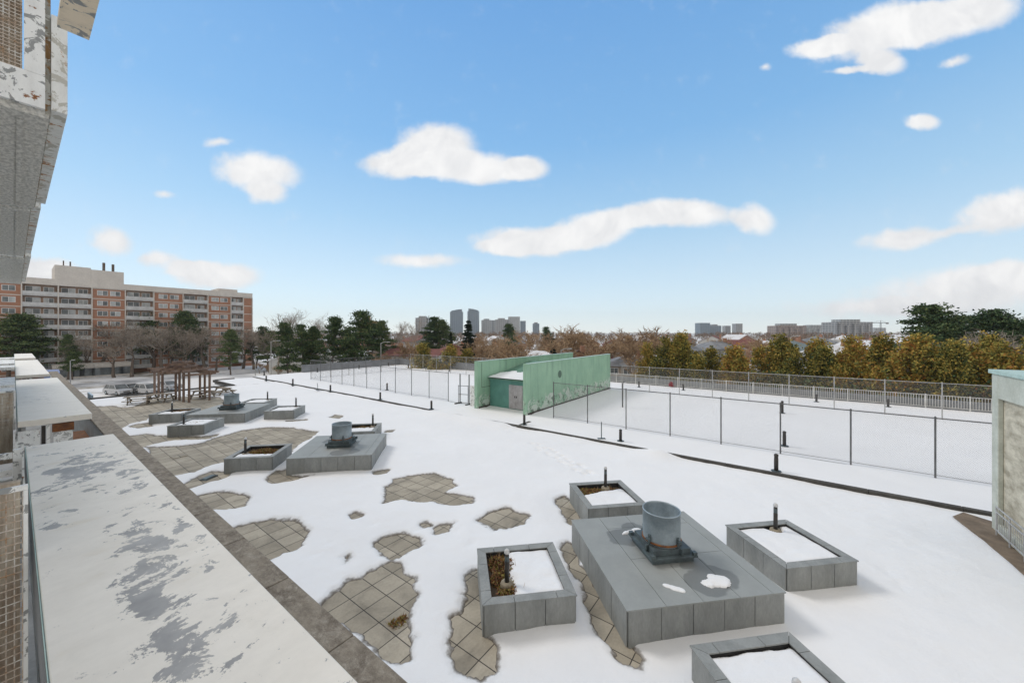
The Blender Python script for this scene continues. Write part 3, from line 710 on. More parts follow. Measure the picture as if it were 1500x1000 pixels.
b=MB(); b.box(45.05,45.45,19.6,61.35,1.283,1.36); b.box(27,45.04,60.95,61.35,1.283,1.36); b.build('coping',M['parapet'],root)
o=MB()
rosette(o,random.Random(3),(0,0,0),.22,.7,160,.16); p=W(45.0,t_on_s(983,45.0),TZ+.1); o=o.build('red_bag',pmat('red_plastic',(.5,.03,.05),(.35,.02,.03),4,.4,.2)); o.location=p; tag(o,'crumpled red plastic bag caught on the white picket railing','bag')

# ------------------------------------------------------------------ green practice walls and shed
def gwall(label,t,s0,s1,lines):
    root=thing('practice_wall',label,'wall',W(s0,t,TZ),ROT,'tall green practice walls')
    L=s1-s0; b=MB(); b.box(0,L,-.14,.14,-.2,3.86); b.build('panel',M['green'],root)
    b=MB(); b.box(-.05,L+.05,-.17,.17,3.863,3.90); b.build('cap',M['mint'],root)
    for s_ in ((0.0,) if lines else (-.0,)):
        b=MB(); b.box(-.2,-.003,-.16,.16,-.2,3.9); b.build('end_post',M['green'],root)
    b=MB(); b.box(.02,L-.02,-.19,.19,-.2,.10); b.build('plinth',M['curb'],root)
    return root
g1=gwall('nearer green practice wall with white peeling patches, right of the shed',GW1,GS0,GS1,False)
g2=gwall('farther green practice wall with a painted outline, left of the shed',GW2,GS0-.4,GS1,True)
b=MB(); y=-.146; b.box(.35,.38,y,y+.004,1.7,3.75); b.box(.35,2.9,y,y+.004,1.67,1.70); b.build('outline_stripe',M['curb'],g2)
b=MB(); b.lathe([(0,0),(.33,0)],24); me=b.v
o=MB(); o.add([(x,-.147,z) for x,z in [(5.0+.33*math.cos(a*.3),2.65+.33*math.sin(a*.3)) for a in range(21)]],[tuple(range(21))])
o.build('ball_mark',pmat('grey_scuff',(.12,.20,.15),(.10,.17,.13),3,.8,0),g1)
sf=24.4
root=thing('storage_shed','teal storage shed with pale doors and snowy roof between the green walls','shed',W(sf,GW1+.2,TZ),ROT)
LW=GW2-GW1-.4
b=MB(); b.box(0,6,.02,.14,-.1,2.15); b.box(0,6,LW-.14,LW-.02,-.1,2.15); b.box(0,.12,.15,LW-.15,-.1,2.15); b.build('wall',M['teal'],root)
for i in range(2):
    b=MB(); y0=.80+i*.70; b.box(-.045,-.005,y0,y0+.685,.04,1.98); d=b.build('door',M['greyd'],root,bevel=.006)
    b=MB(); b.box(-.085,-.047,y0+(.58 if i==0 else .06),y0+(.62 if i==0 else .10),.95,1.1); b.build('handle',M['black'],d)
b=MB(); b.box(-.06,.0,-.0,LW,2.16,2.34); b.build('fascia',M['teal'],root)
b=MB(); b.hexa([(-.3,0,2.345),(6.2,0,3.42),(6.2,LW,3.42),(-.3,LW,2.345),(-.3,0,2.42),(6.2,0,3.5),(6.2,LW,3.5),(-.3,LW,2.42)]); rf=b.build('roof',M['greenroof'],root)
xs=np.linspace(-.34,4.2,50); ysn=np.linspace(.05,LW-.05,50); A,B=np.meshgrid(xs,ysn)
d=1.0-(A-.2)/2.9-.55*(B/LW)+.9*fbm(A*1.6,B*1.6,70,4)
gridmesh('snow_layer',xs,ysn,2.425+(A+.3)*.166+np.where(d>0,.09*np.clip(d*2,0,1)**.5,-.05),M['snow'],rf)
# open gate left of walls
root=thing('court_gate','open metal gate frame at the corner of the left court','gate',W(23.7,22.2,TZ),ROT)
for (yy,nm) in ((0.0,'post'),(1.1,'post')):
    b=MB(); b.tube([(0,yy,-.2),(0,yy,2.6)],.05,8); b.build(nm,M['fence'],root)
b=MB()
for zz in (.12,.85,1.6): b.tube([(-.05,.08,zz),(-.35,.95,zz)],.025,6)
b.tube([(-.05,.08,.12),(-.05,.08,1.65)],.025,6); b.tube([(-.35,.95,.12),(-.35,.95,1.65)],.025,6); b.build('gate_leaf',M['fence'],root)
b=MB(); b.box(-.5,.3,-.1,.0,-.05,.09); b.box(-.6,.2,1.05,1.2,-.05,.08); b.build('threshold',M['curb'],root)
o=MB(); o.box(23.35,23.42,21.0,21.75,TZ,TZ+1.75); o=o.build('white_board',M['whiteclean']); o.rotation_euler=(0,0,ROT); tag(o,'plain white board leaning beside the left green wall','board')
# net post in right court
root=thing('net_post','dark hooked net post in the right court near the green wall','post',P(912,596,TZ),ROT)
b=MB(); b.tube([(0,0,-.1),(0,0,1.7),(.05,0,1.95),(.22,0,2.1),(.5,0,2.08)],[.06,.06,.05,.045,.04],10); b.build('pole',M['fence'],root)
b=MB(); b.box(.38,.72,-.1,.1,2.0,2.07); b.build('bracket',M['fencelight'],root)

# ------------------------------------------------------------------ pergola and picnic tables
root=thing('pergola','brown timber pergola with clustered posts and a raised middle, on the far paving','pergola',P(266,587,0),CROT)
o0=root.location.copy(); inv=Matrix.Rotation(-CROT,3,'Z')
def loc(x,y): return inv@(P(x,y)-o0)
posts=[[(226.5,578),(232.5,581),(238,584)],[(257.5,585),(263,586.5),(269,588.5),(277,589.5)],[(293,582),(300,584),(307,586)]]
for gi,g in enumerate(posts):
    for x,y in g:
        p=loc(x,y); b=MB(); hgt=2.45 if gi!=1 else 3.0
        b.box(p.x-.075,p.x+.075,p.y-.075,p.y+.075,-.05,hgt); b.build('post',M['timber'],root,bevel=.015)
def bm(a,c,z,w=.09,h=.17,ext=.5):
    a=Vector((a.x,a.y,z)); c=Vector((c.x,c.y,z)); d=(c-a).normalized()*ext
    b=MB(); b.beam(a-d,c+d,w,h); b.build('beam',M['timber'],root)
L0=[loc(*q) for q in posts[0]]; L1=[loc(*q) for q in posts[1]]; L2=[loc(*q) for q in posts[2]]
bm(L0[0],L0[2],2.56); bm(L2[0],L2[2],2.56); bm(L0[2],L1[0],2.56+.0); bm(L1[3],L2[2],2.56); bm(L0[0],L2[0],2.74,ext=1.0); bm(L0[1],L2[1],2.745,ext=1.0); bm(L0[2],L2[2],2.75,ext=1.0)
mid=(L1[0]+L1[3])/2
for i in range(4):
    q=mid+Vector((-1.3+i*.85,0,0)); b=MB(); b.beam((q.x,q.y-1.9,2.95),(q.x,q.y+1.9,2.95),.12,.18); b.build('rafter',M['timber'],root)
for lv,(z,n,l) in enumerate(((3.1,3,1.25),(3.3,3,1.0),(3.52,2,.8),(3.72,2,.6))):
    for i in range(n):
        o_=(-1+2*i/(n-1))*l*.7; b=MB()
        if lv%2: b.beam((mid.x+o_,mid.y-l,z),(mid.x+o_,mid.y+l,z),.13,.18)
        else: b.beam((mid.x-l,mid.y+o_,z),(mid.x+l,mid.y+o_,z),.13,.18)
        b.build('rafter',M['timber'],root)
def picnic(x,y,rz,label,lx=1.9):
    root=thing('picnic_table',label,'picnic table',P(x,y,0),rz,'weathered picnic tables round the pergola')
    if 'pt' not in PROTO:
        b=MB()
        for i in range(4): b.box(-.95,.95,-.36+i*.185,-.36+i*.185+.17,.70,.745)
        PROTO['pt']=b.mesh('tabletop',M['tabletimber'])
        b=MB(); b.box(-.95,.95,-.14,.14,.40,.445); PROTO['pb']=b.mesh('bench',M['tabletimber'])
        b=MB()
        b.beam((0,-.72,.0),(0,-.25,.69),.06,.12); b.beam((0,.72,.0),(0,.25,.69),.06,.12); b.beam((.05,-.8,.35),(.05,.8,.35),.05,.1); b.beam((-.05,-.36,.65),(-.05,.36,.65),.05,.09)
        PROTO['pl']=b.mesh('leg_frame',M['tabletimber'])
    link('tabletop',PROTO['pt'],root)
    for s_ in (-1,1):
        a=link('bench',PROTO['pb'],root); a.location=(0,s_*.68,0); a=link('leg_frame',PROTO['pl'],root); a.location=(s_*.62,0,0)
picnic(203,592,ROT-.3,'leftmost picnic table on the paving before the pergola')
picnic(236,588,CROT+.1,'second picnic table from the left, beside the left pergola posts')
picnic(297,583,CROT-.2,'picnic table under the right pergola posts')
picnic(327,578,CROT-.6,'rightmost picnic table, out on the snow edge beyond the pergola')
rb=random.Random(2); b=MB()
for i in range(14):
    b.beam((rb.uniform(-.8,.8),rb.uniform(-.3,.3),.05+.03*i/14),(rb.uniform(-.8,.8),rb.uniform(-.3,.3),.1+.1*rb.random()),.07,.06)
o=b.build('branch_pile',M['bark']); o.location=P(275,602,.0); o.rotation_euler=(0,0,.2); tag(o,'dark pile of sticks on the paving in front of the pergola','sticks')

# ------------------------------------------------------------------ right stair enclosure
root=thing('stair_enclosure','weathered concrete stair enclosure with mint cap at the right edge','enclosure',P(1453,778,0),ROT)
zt=5.28+.02
b=MB(); b.box(-6.5,-.0,-5.0,-.12,-.1,zt-.12); b.build('wall',M['pillar'],root)
b=MB(); b.box(-.42,.02,-.12,.0,-.1,zt-.13); b.box(-6.5,-.423,-.12,.0,zt-.9,zt-.13); b.box(-.423-6.08,-.423,-.12,.0,-.1,.42); b.build('trim',M['pillartrim'],root,bevel=.02)
b=MB(); b.box(-6.6,.08,-5.1,.06,zt-.127,zt); b.build('cap',M['mint'],root,bevel=.015)
root2=thing('handrail','pale metal handrail against the concrete stair enclosure','railing',root.location+W(-.62,.03,0),ROT)
for i in range(4):
    b=MB(); q=-.02-i*.85; b.tube([(q,.06,.12),(q,.06,1.02-.0*i)],.022,8); b.build('post',M['fencelight'],root2)
b=MB()
for zz in (1.02,.86,.3): b.tube([(.0,.06,zz),(-2.9,.06,zz)],.02,8)
b.build('rail',M['fencelight'],root2)
b=MB()
for i in range(26): b.tube([(-.1-i*.11,.06,.3),(-.1-i*.11,.06,.86)],.007,5)
b.build('balusters',M['fencelight'],root2)
xs=np.linspace(-.6,.7,40); ysn=np.linspace(-3.2,.9,60)
b=MB(); b.prism([(.55,-.2),(.95,.35),(.3,.75),(-1.2,.5),(-3.4,.35),(-3.4,.003),(-.2,.003)],0,.14,axis='z')
o=b.build('earth_slab',M['dirt'],bevel=.03); o.location=root.location; o.rotation_euler=(0,0,ROT); tag(o,'brown wet slab at the foot of the concrete stair enclosure','slab')

# ------------------------------------------------------------------ our own building: lower balcony roofs, mesh, upper balconies
ZS=H-2.3
def canopy(label,t0,t1,s0,s1,th=.16):
    root=thing('balcony_roof',label,'roof',W(0,t0,ZS),ROT,'flat white painted balcony roofs')
    b=MB(); b.box(s0,s1,0,t1-t0,-th,0); b.build('slab',M['peel'] if t0<0 else M['peel2'],root,bevel=.01)
    b=MB(); b.box(s0-.008,s0-.003,0,t1-t0,-.03,.006); b.build('edge_trim',M['mint'],root)
    b=MB(); b.box(s0-.012,s0-.003,0,t1-t0,-.5,-.033); b.build('side_board',M['parapet'],root)
    b=MB(); b.box(s0+.05,s0+.13,.1,t1-t0-.1,-2.4,-th-.003); b.build('wall',M['concrete_grey'],root)
    return root
r1=canopy('nearest flat balcony roof with grey peeling patches along the brown parapet',-2,12.3,.14,1.35)
canopy('second nearest flat balcony roof, smooth and white beyond the gap',15.9,30,.06,1.33)
canopy('third flat balcony roof counting from the nearest, far left',33,51,.06,1.2)
canopy('farthest flat balcony roof, just below the pine',55,67,.04,1.2)
def divider(t,label,seed):
    root=thing('balcony_divider',label,'partition',W(0,t,0),ROT); z=ZS-.17
    b=MB(); b.box(.02,.42,0,.05,z-1.9,z-.10); b.build('panel',M['white'],root)
    b=MB(); b.box(.52,.585,-.05,.03,z-2.2,z-.003); b.build('post',M['whiteclean'],root)
    b=MB(); b.box(.44,.51,.0,.04,z-2.1,z-.02); b.build('pipe',M['black'],root)
    b=MB(); b.box(.64,.98,-.06,-.01,z-2,z-.22); b.build('panel',M['whiteclean'],root)
    b=MB(); b.box(.62,1.0,-.08,.06,z-.215,z-.01); b.build('lintel',M['rust'],root)
    b=MB(); b.box(.62,1.3,.2,1.4,z-2.2,z-1.2); b.build('back_wall',M['concrete_grey'],root)
divider(15.95,'white peeling partition with rusty lintel under the second balcony roof',1)
divider(33.02,'white partition with rusty lintel under the third balcony roof',2)
o=MB(); o.box(2.5,3.44,39,46,-1.7,-1.45); o=o.build('ledge',M['rust']); o.rotation_euler=(0,0,ROT); tag(o,'rusty ledge low on the inner side of the brown parapet','ledge')
def mesh_panel(name,label,t,s0,s1,z0,z1,step,m=None,back=True,sv=None):
    root=thing(name,label,'screen',W(0,t,0),ROT,'wire mesh balcony screens')
    b=MB(); z=z0; r=.0055
    while z<z1: b.tube([(s0,0,z),(s1,0,z)],r,5); z+=step
    s=s1
    while s>s0: b.tube([(s,.01,z0),(s,.01,z1)],r,5); s-=(sv or step)
    b.build('mesh',M['wire'],root)
    b=MB(); b.box(s1+.004,s1+.034,-.02,.04,z0,z1); b.box(s0,s1+.034,-.02,.04,z1+.003,z1+.05); b.build('frame',M['white'],root)
    if back:
        b=MB(); b.box(s0,s1-.01,.6,.7,z0-1,z1-.05); b.build('back_panel',M['wallbrown'],root)
    return root
mesh_panel('mesh_screen','rusty wire mesh screen low at the left edge beside the nearest balcony roof',6.3,-1.2,.055,1.2,H-1.62,.075,sv=.05)
mesh_panel('mesh_screen','wire mesh screen at the left edge beside the second balcony roof',16.6,-1.0,.0,3.9,H-1.6,.09)
root=thing('balcony_post','rusty white post and top rail left of the nearest balcony roof','railing',W(0,11.4,0),ROT)
b=MB(); b.box(-.01,.09,-.05,.05,2.6,H-2.15); b.build('post',M['white'],root)
b=MB(); b.box(-1.2,-.013,-.05,.05,H-2.3,H-2.2); b.box(-1.2,-.013,-.03,.03,H-2.62,H-2.5); b.build('rail',M['white'],root)
b=MB(); b.box(-1.2,-.014,.06,.1,2.6,H-2.7); b.build('panel',M['white'],root)
b=MB(); b.hexa([(-1.2,-.3,H-2.95),(.1,-.3,H-2.95),(.1,.02,H-2.75),(-1.2,.02,H-2.75),(-1.2,-.3,H-2.9),(.1,-.3,H-2.9),(.1,.02,H-2.7),(-1.2,.02,H-2.7)]); b.build('ledge',M['concrete_grey'],root)
for i,(t,z) in enumerate(((19.5,H-1.7),(30,H-1.55),(36,H-1.55))):
    root=thing('balcony_slab',['white balcony edge at the left margin above the wire mesh','middle white balcony edge at the left margin','farthest white balcony edge at the left margin just below the horizon'][i],'balcony',W(0,t,0),ROT)
    b=MB(); b.box(-3,.03,0,6,z-.25,z-.12); b.build('slab',M['whiteclean'],root)
    b=MB(); b.box(-3,.02,.0,.06,z-.02,z+.06); b.build('rail',M['whiteclean'],root)
# upper balconies
def upper(label,t0,t1,sA,zb,first=False):
    root=thing('upper_balcony',label,'balcony',W(0,t0,H),ROT,'white balconies overhead at the left edge'); L=t1-t0
    b=MB(); b.box(-4.2,sA-.14,.05,L,zb-.04,zb+.14); b.build('slab',M['stucco'],root)
    b=MB(); b.box(-2.4,sA-.16,-.02,.045,zb+.02,zb+1.35) if not first else None
    if first:
        b.box(-.02,sA-.17,-.02,.045,zb+.04,zb+.42); b.box(sA-.32,sA-.17,-.02,.045,zb+.423,zb+2.2); b.box(-2.4,-.02,-.017,.045,zb+.041,zb+.42)
    b.build('end_panel',M['white'],root)
    if first:
        b=MB(); z=zb+.43
        while z<zb+2.2: b.tube([(-2.4,0,z),(sA-.33,0,z)],.006,5); z+=.04
        s=sA-.34
        while s>-.6: b.tube([(s,.01,zb+.43),(s,.01,zb+2.2)],.006,5); s-=.04
        b.build('mesh',M['wire'],root)
        b=MB(); b.box(-2.4,sA-.33,.25,.3,zb+.43,zb+2.2); b.build('back_panel',M['wallbrown'],root)
    b=MB(); b.box(sA-.125,sA,0,L*.97,zb+.06,zb+1.2); b.build('fascia',M['fascia'],root,bevel=.006)
    b=MB(); b.box(sA-.169,sA-.127,.047,L,zb+.0,zb+2.2); b.build('gutter',M['gutter'],root)
    b=MB(); b.box(.02,.075,.3,L-.2,zb-.052,zb-.043); b.build('batten',M['stucco'],root)
upper('nearest overhead balcony with peeling white end panel and stucco underside',7.0,12.4,.39,2.58,True)
upper('second overhead balcony, beyond the nearest one along the left edge',12.7,20.5,.345,2.58)
upper('farthest overhead balcony, smallest above the brick apartment block',21.0,32,.36,2.56)
root=thing('fascia_board','rusty beige fascia end jutting in at the top left corner','fascia',W(0,3.6,H),ROT)
b=MB(); b.box(.235,.385,0,1.4,2.66,3.9); b.build('board',M['beige'],root,bevel=.006)
b=MB(); b.box(.22,.40,.0,1.38,2.60,2.657); b.build('drip_edge',M['beige'],root)
root=thing('apartment_wall','stucco wall of the near building along the left edge','wall',W(-4.2,0,0),ROT)
b=MB(); b.box(-.4,0,5,68,GRADE,H-.2); b.box(-.4,0,5,33,H-.19,H+1.4); b.build('wall',M['stucco'],root)

# ------------------------------------------------------------------ brick apartment block
TF=150.0
bp=lambda x: s_on_t(x,TF)
zx=lambda z: z/3.75
s_left=bp(-30)
root=thing('apartment_building','long brick apartment block with white balconies behind the bare trees','building',W(0,TF,0),ROT)
S=lambda z: bp(zx(z))
FL=2.78; ZB=GRADE; NF=8; Z1=ZB+1.3+NF*FL
send=S(1385)
fr=MB(); fr.box(s_left,send,1.7,16,ZB,Z1)
bays=[('k',-120,118),('b',118,320),('b',320,505),('k',505,688),('b',688,845),('k',845,1005),('b',1005,1142),('k',1142,1268),('b',1268,1337),('k',1337,1385)]
for kind,a,c in bays:
    if kind=='k': fr.box(S(a)+.12,S(c)-.12,0,1.69,ZB,Z1)
fr.build('wall',M['brick'],root)
b=MB()
for kind,a,c in bays:
    b.box(S(c)-.115,S(c)+.115,-.25,1.69,ZB,Z1-.01)
    if kind=='k':
        for i in range(NF+1): b.box(S(a)+.125,S(c)-.125,-.06,.02,ZB+1.1+i*FL,ZB+1.32+i*FL)
b.build('band',M['band'],root)
b=MB(); b.box(s_left,send,-.3,16,Z1+.003,Z1+1.6); b.build('roof',M['band'],root)
rd=random.Random(8)
def wins(s,w,z,h,y):
    b=MB(); b.mi=0; b.box(s-w/2,s+w/2,y-.05,y+.02,z,z+h); b.mi=1 if rd.random()<.6 else 2
    b.box(s-w/2+.1,s-.05,y-.07,y-.052,z+.1,z+h-.1); b.mi=1 if rd.random()<.5 else 2
    b.box(s+.05,s+w/2-.1,y-.07,y-.052,z+.1,z+h-.1); return b
for kind,a,c in bays:
    for i in range(NF):
        z=ZB+1.5+i*FL
        if kind=='k' and c<1337:
            m_=(S(a)+S(c))/2; q=(S(c)-S(a))*.19
            for sg in (-1,1):
                if a<0 and sg<0: continue
                wins(m_+sg*q,2.0,z+.65,1.35,-.001).build('window',[M['winframe'],M['glass'],M['glasspale']],root)
        elif kind=='b':
            w=S(c)-S(a)
            b=MB(); b.box(S(a)+.13,S(c)-.13,-.2,1.68,z-.25,z-.05); b.box(S(a)+.13,S(c)-.13,-.24,-.18,z-.02,z+.85)
            for k_ in range(int(w/.5)): b.box(S(a)+.15+k_*.5,S(a)+.2+k_*.5,-.28,-.245,z-.02,z+.9)
            b.build('balcony',M['railpale'],root)
            b=wins(S(a)+w*.3,min(2.6,w*.42),z+.15,2.0,.998); b.build('balcony_door',[M['winframe'],M['glass'],M['glasspale']],root)
            b=wins(S(a)+w*.74,min(1.8,w*.3),z+.6,1.5,.998); b.build('balcony_window',[M['winframe'],M['glass'],M['glasspale']],root)
b=MB()
for kind,a,c in bays:
    if kind=='b': b.box(S(a)+.13,S(c)-.13,1.0,1.69,ZB+1,Z1-.01)
b.build('recess_wall',M['recess'],root)
pa,pc=S(300),S(680)
b=MB(); b.box(pa,(pa+pc)/2,-.1,12,Z1+1.603,Z1+5.3); b.box((pa+pc)/2+.02,pc,-.1,12,Z1+1.603,Z1+4.9); ph=b.build('penthouse',M['band'],root)
b=MB(); b.box(S(1205),S(1310),1,9,Z1+1.603,Z1+2.6); b.build('penthouse',M['band'],root)
for z_,h_,r_ in ((352,1.6,.12),(390,1.5,.14),(576,2.1,.28),(627,1.9,.28)):
    b=MB(); b.tube([(S(z_),2,Z1+4.9),(S(z_),2,Z1+5.2+h_)],r_,8); b.build('chimney',M['bark'],ph)
b=MB(); b.box(S(300),S(690),-6,-.3,ZB,ZB+2.6); b.box(S(280),S(700),-6.4,-.3,ZB+2.603,ZB+3.5); b.build('entrance_block',M['band'],root)
b=MB()
for k_ in range(7):
    q=S(310)+(S(680)-S(310))*k_/7; b.box(q,q+2.6,-6.06,-6.003,ZB+.4,ZB+2.3)
b.build('entrance_glazing',M['glass'],root)
o=thing('blue_awning','flat blue awning in front of the brick block at the left','awning',W(0,118,0),ROT)
sa,sb=s_on_t(57,118),s_on_t(88,118)
b=MB(); b.hexa([(sa,0,H-9.4),(sb,0,H-9.4),(sb,3,H-9.0),(sa,3,H-9.0),(sa,0,H-8.1),(sb,0,H-8.1),(sb,3,H-7.6),(sa,3,H-7.6)]); b.build('canopy',M['blue'],o)
for q in (sa+.2,sb-.2):
    b=MB(); b.tube([(q,.2,GRADE),(q,.2,H-9.3)],.08,6); b.build('post',M['fence'],o)

# ------------------------------------------------------------------ vehicles
def car(loc_,rz,label,paint,kind='suv',sc=1.0):
    root=thing('parked_car' if kind!='van' else 'parked_van',label,'car' if kind!='van' else 'van',loc_,rz)
    Lh=2.25; wd=.9
    hood=.95 if kind!='van' else 1.25; top=1.62 if kind=='suv' else (1.45 if kind=='car' else 2.1)
    body=[(-Lh,.32),(-Lh,.78),(-Lh+.1,hood-.02),(-Lh+.9,hood),(1.9,hood),(Lh-.05,hood-.12),(Lh,.7),(Lh,.32)]
    b=MB(); b.prism(body,-wd,wd); bd=b.build('body',paint,root,bevel=.08)
    if kind=='van': cab=[(-Lh+.15,hood+.003),(-Lh+1.0,top),(Lh-.25,top),(Lh-.1,hood+.003)]
    elif kind=='suv': cab=[(-1.15,hood+.003),(-.45,top),(1.75,top),(2.05,hood+.003)]
    else: cab=[(-1.0,hood+.003),(-.3,top),(1.0,top),(1.7,hood+.003)]
    b=MB(); n=4
    vs=[(x,-(wd-.04) if z<hood+.1 else -(wd-.2),z) for x,z in cab]+[(x,(wd-.04) if z<hood+.1 else (wd-.2),z) for x,z in cab]
    b.add(vs,[(0,1,2,3),(7,6,5,4)]+[(i,(i+1)%n,n+(i+1)%n,n+i) for i in range(n)]); b.build('cabin',M['glass'],root)
    b=MB(); x0,x1=cab[1][0],cab[2][0]; b.box(x0-.05,x1+.05,-(wd-.19),(wd-.19),top+.003,top+.06)
    for x_ in (cab[0],cab[3]):
        for sg in (-1,1): b.beam((x_[0],sg*(wd-.03),hood),((x0 if x_==cab[0] else x1),sg*(wd-.19),top+.03),.09,.07)
    for sg in (-1,1): b.beam(((x0+x1)/2,sg*(wd-.03),hood),((x0+x1)/2,sg*(wd-.18),top+.03),.1,.06)
    b.build('roof',paint,root)
    for sx in (-1.4,1.4):
        for sy in (-1,1):
            b=MB(); b.tube([(sx,sy*(wd-.2),.33),(sx,sy*(wd+.02),.33)],.33,16); w=b.build('wheel',M['black'],root)
            b=MB(); b.tube([(sx,sy*(wd-.1),.33),(sx,sy*(wd+.035),.33)],.2,12); b.build('rim',M['galv'],w)
    for sy in (-1,1):
        b=MB(); b.box(-Lh-.02,-Lh+.1,sy*.66-.17,sy*.66+.17,.62,.78); b.build('headlight',M['lens'],root)
        b=MB(); b.box(Lh-.1,Lh+.02,sy*.7-.12,sy*.7+.12,.62,.82); b.build('tail_light',RED,root)
    b=MB(); b.box(-Lh-.025,-Lh+.06,-.4,.4,.42,.6); b.build('grille',M['black'],root)
    root.scale=(sc,sc,sc); return root
def paint(name,c):
    m=pmat(name,c,tuple(x*.9 for x in c),1,.3,0); m.node_tree.nodes['Principled BSDF'].inputs['Coat Weight'].default_value=.5; return m
RED=paint('red_lens',(.35,.02,.02))
SIL=paint('silver_paint',(.55,.56,.58)); WHI=paint('white_paint',(.74,.74,.75)); DRK=paint('dark_paint',(.06,.065,.075))
G=GRADE+.05
car(P(173,577,G),ROT+1.9,'silver car parked beyond the roof edge, left of the pergola',SIL,'suv',1.1)
car(P(196,575,G),ROT+1.9,'dark car parked next to the silver one left of the pergola',DRK,'car',1.1)
car(P(217,576,G),ROT+1.9,'white car parked behind the left pergola posts',WHI,'suv',1.1)
car(P(246,570,G),ROT+1.9,'silver car seen between the left and middle pergola posts',SIL,'car',1.1)
car(PY(528,118,GRADE+2.2-1),.1,'dark car parked on the street beyond the left court',DRK,'suv',1.1)
car(PY(505,124,GRADE+1.2),.1,'white snow covered car parked beyond the left court',WHI,'car',1.1)
car(PY(907,70,GRADE-.2),1.35,'white van parked in front of the grey roofed house',WHI,'van',1.0)

# ------------------------------------------------------------------ trees
def limb(mb,p,d,L,r0,r1,rnd,wob=.12,seg=4,n=5):
    pts=[p];rad=[r0]; dd=d.copy()
    for i in range(seg):
        dd=(dd+Vector((rnd.gauss(0,wob),rnd.gauss(0,wob),rnd.gauss(0,wob*.6)))).normalized()
        pts.append(pts[-1]+dd*L/seg); rad.append(r0+(r1-r0)*(i+1)/seg)
    mb.tube(pts,rad,n,False); return pts,rad,dd
def bare_tree(seed,h,trunk_frac=.25,spread=.75,up=.35,thick=.022,levels=4,twig=7,minr=.012,fork=3):
    rnd=random.Random(seed); tr=MB(); cr=MB()
    def rec(p,d,L,r,lv):
        mb=tr if lv<=1 else cr
        pts,rad,dd=limb(mb,p,d,L,r,max(r*.45,minr),rnd,.10+.04*lv,4 if lv<3 else 3,6 if lv<2 else 3)
        if lv>=levels:
            for k in range(twig):
                i=rnd.randrange(1,len(pts)); q=pts[i]
                e=(dd*.5+Vector((rnd.gauss(0,.7),rnd.gauss(0,.7),rnd.gauss(.25,.5)))).normalized()*L*rnd.uniform(.4,.9)
                s=e.cross(Vector((rnd.uniform(-1,1),rnd.uniform(-1,1),.3))).normalized()*minr*1.3
                cr.add([q-s,q+s,q+e],[(0,1,2)])
            return
        k=fork+(lv>0)+(rnd.random()<.5)
        for j in range(k):
            i=rnd.randrange(1 if lv else 2,len(pts)) if j else len(pts)-1
            a=rnd.uniform(0,6.283); side=Vector((math.cos(a),math.sin(a),0))
            nd=(dd*(1-spread*.55)+side*spread+Vector((0,0,up))).normalized()
            rec(pts[i],nd,L*rnd.uniform(.55,.8),max(rad[i]*rnd.uniform(.55,.75),minr),lv+1)
    rec(Vector((0,0,-.2)),Vector((rnd.gauss(0,.04),rnd.gauss(0,.04),1)),h*trunk_frac*1.3,h*thick,0)
    # normalise height
    zmax=max(v[2] for v in cr.v); k=h/zmax
    for mb in (tr,cr): mb.v=[(x*k,y*k,z*k if z>0 else z) for x,y,z in mb.v]
    return tr,cr
def tuft(mb,rnd,p,sz,flat=.6,out=None):
    for q in range(2):
        d=Vector((rnd.gauss(0,1),rnd.gauss(0,1),rnd.gauss(0,flat)))
        if out is not None: d+=out*1.2
        d.normalize(); s=d.cross(Vector((rnd.gauss(0,1),rnd.gauss(0,1),rnd.gauss(0,1)))).normalized()*sz*.42
        e=d*sz*rnd.uniform(.8,1.5)
        mb.add([p-s*.6,p+e*.5-s,p+e,p+e*.5+s*.9],[(0,1,2,3)])
def conifer(seed,h,w,base=.12,n=2400,sz=.32,droop=.25,power=.85,layers=16,trunk=.017):
    rnd=random.Random(seed); tr=MB(); cr=MB()
    limb(tr,Vector((0,0,-.2)),Vector((0,0,1)),h*.97,h*trunk,.02,rnd,.012,5,7)
    for l in range(layers):
        f=(l+rnd.random()*.6)/layers; z=h*(base+(1-base)*f); rr_=w*(1-f)**power*rnd.uniform(.75,1.12)+.15
        nb=max(4,int(7*(1-f)+3))
        for j in range(nb):
            if rnd.random()<.1: continue
            a=2*math.pi*(j+rnd.random())/nb; R_=rr_*rnd.uniform(.65,1.1)
            d=Vector((math.cos(a),math.sin(a),-droop*rnd.uniform(.2,1.4)+.25*f))
            tr.tube([(0,0,z),tuple(Vector((0,0,z))+d*R_*.9)],[.05*(1-f)+.012,.008],3,False)
            m_=int(n/layers/nb*(.5+1.0*(1-f)))+3
            for q in range(m_):
                u=rnd.random()**.7; p=Vector((0,0,z))+d*R_*u+Vector((rnd.gauss(0,1),rnd.gauss(0,1),rnd.gauss(0,.35)))*(.10+.09*R_)*(1.1-u*.5)
                tuft(cr,rnd,p,sz*rnd.uniform(.7,1.2),.4,Vector((math.cos(a),math.sin(a),.1)))
    return tr,cr
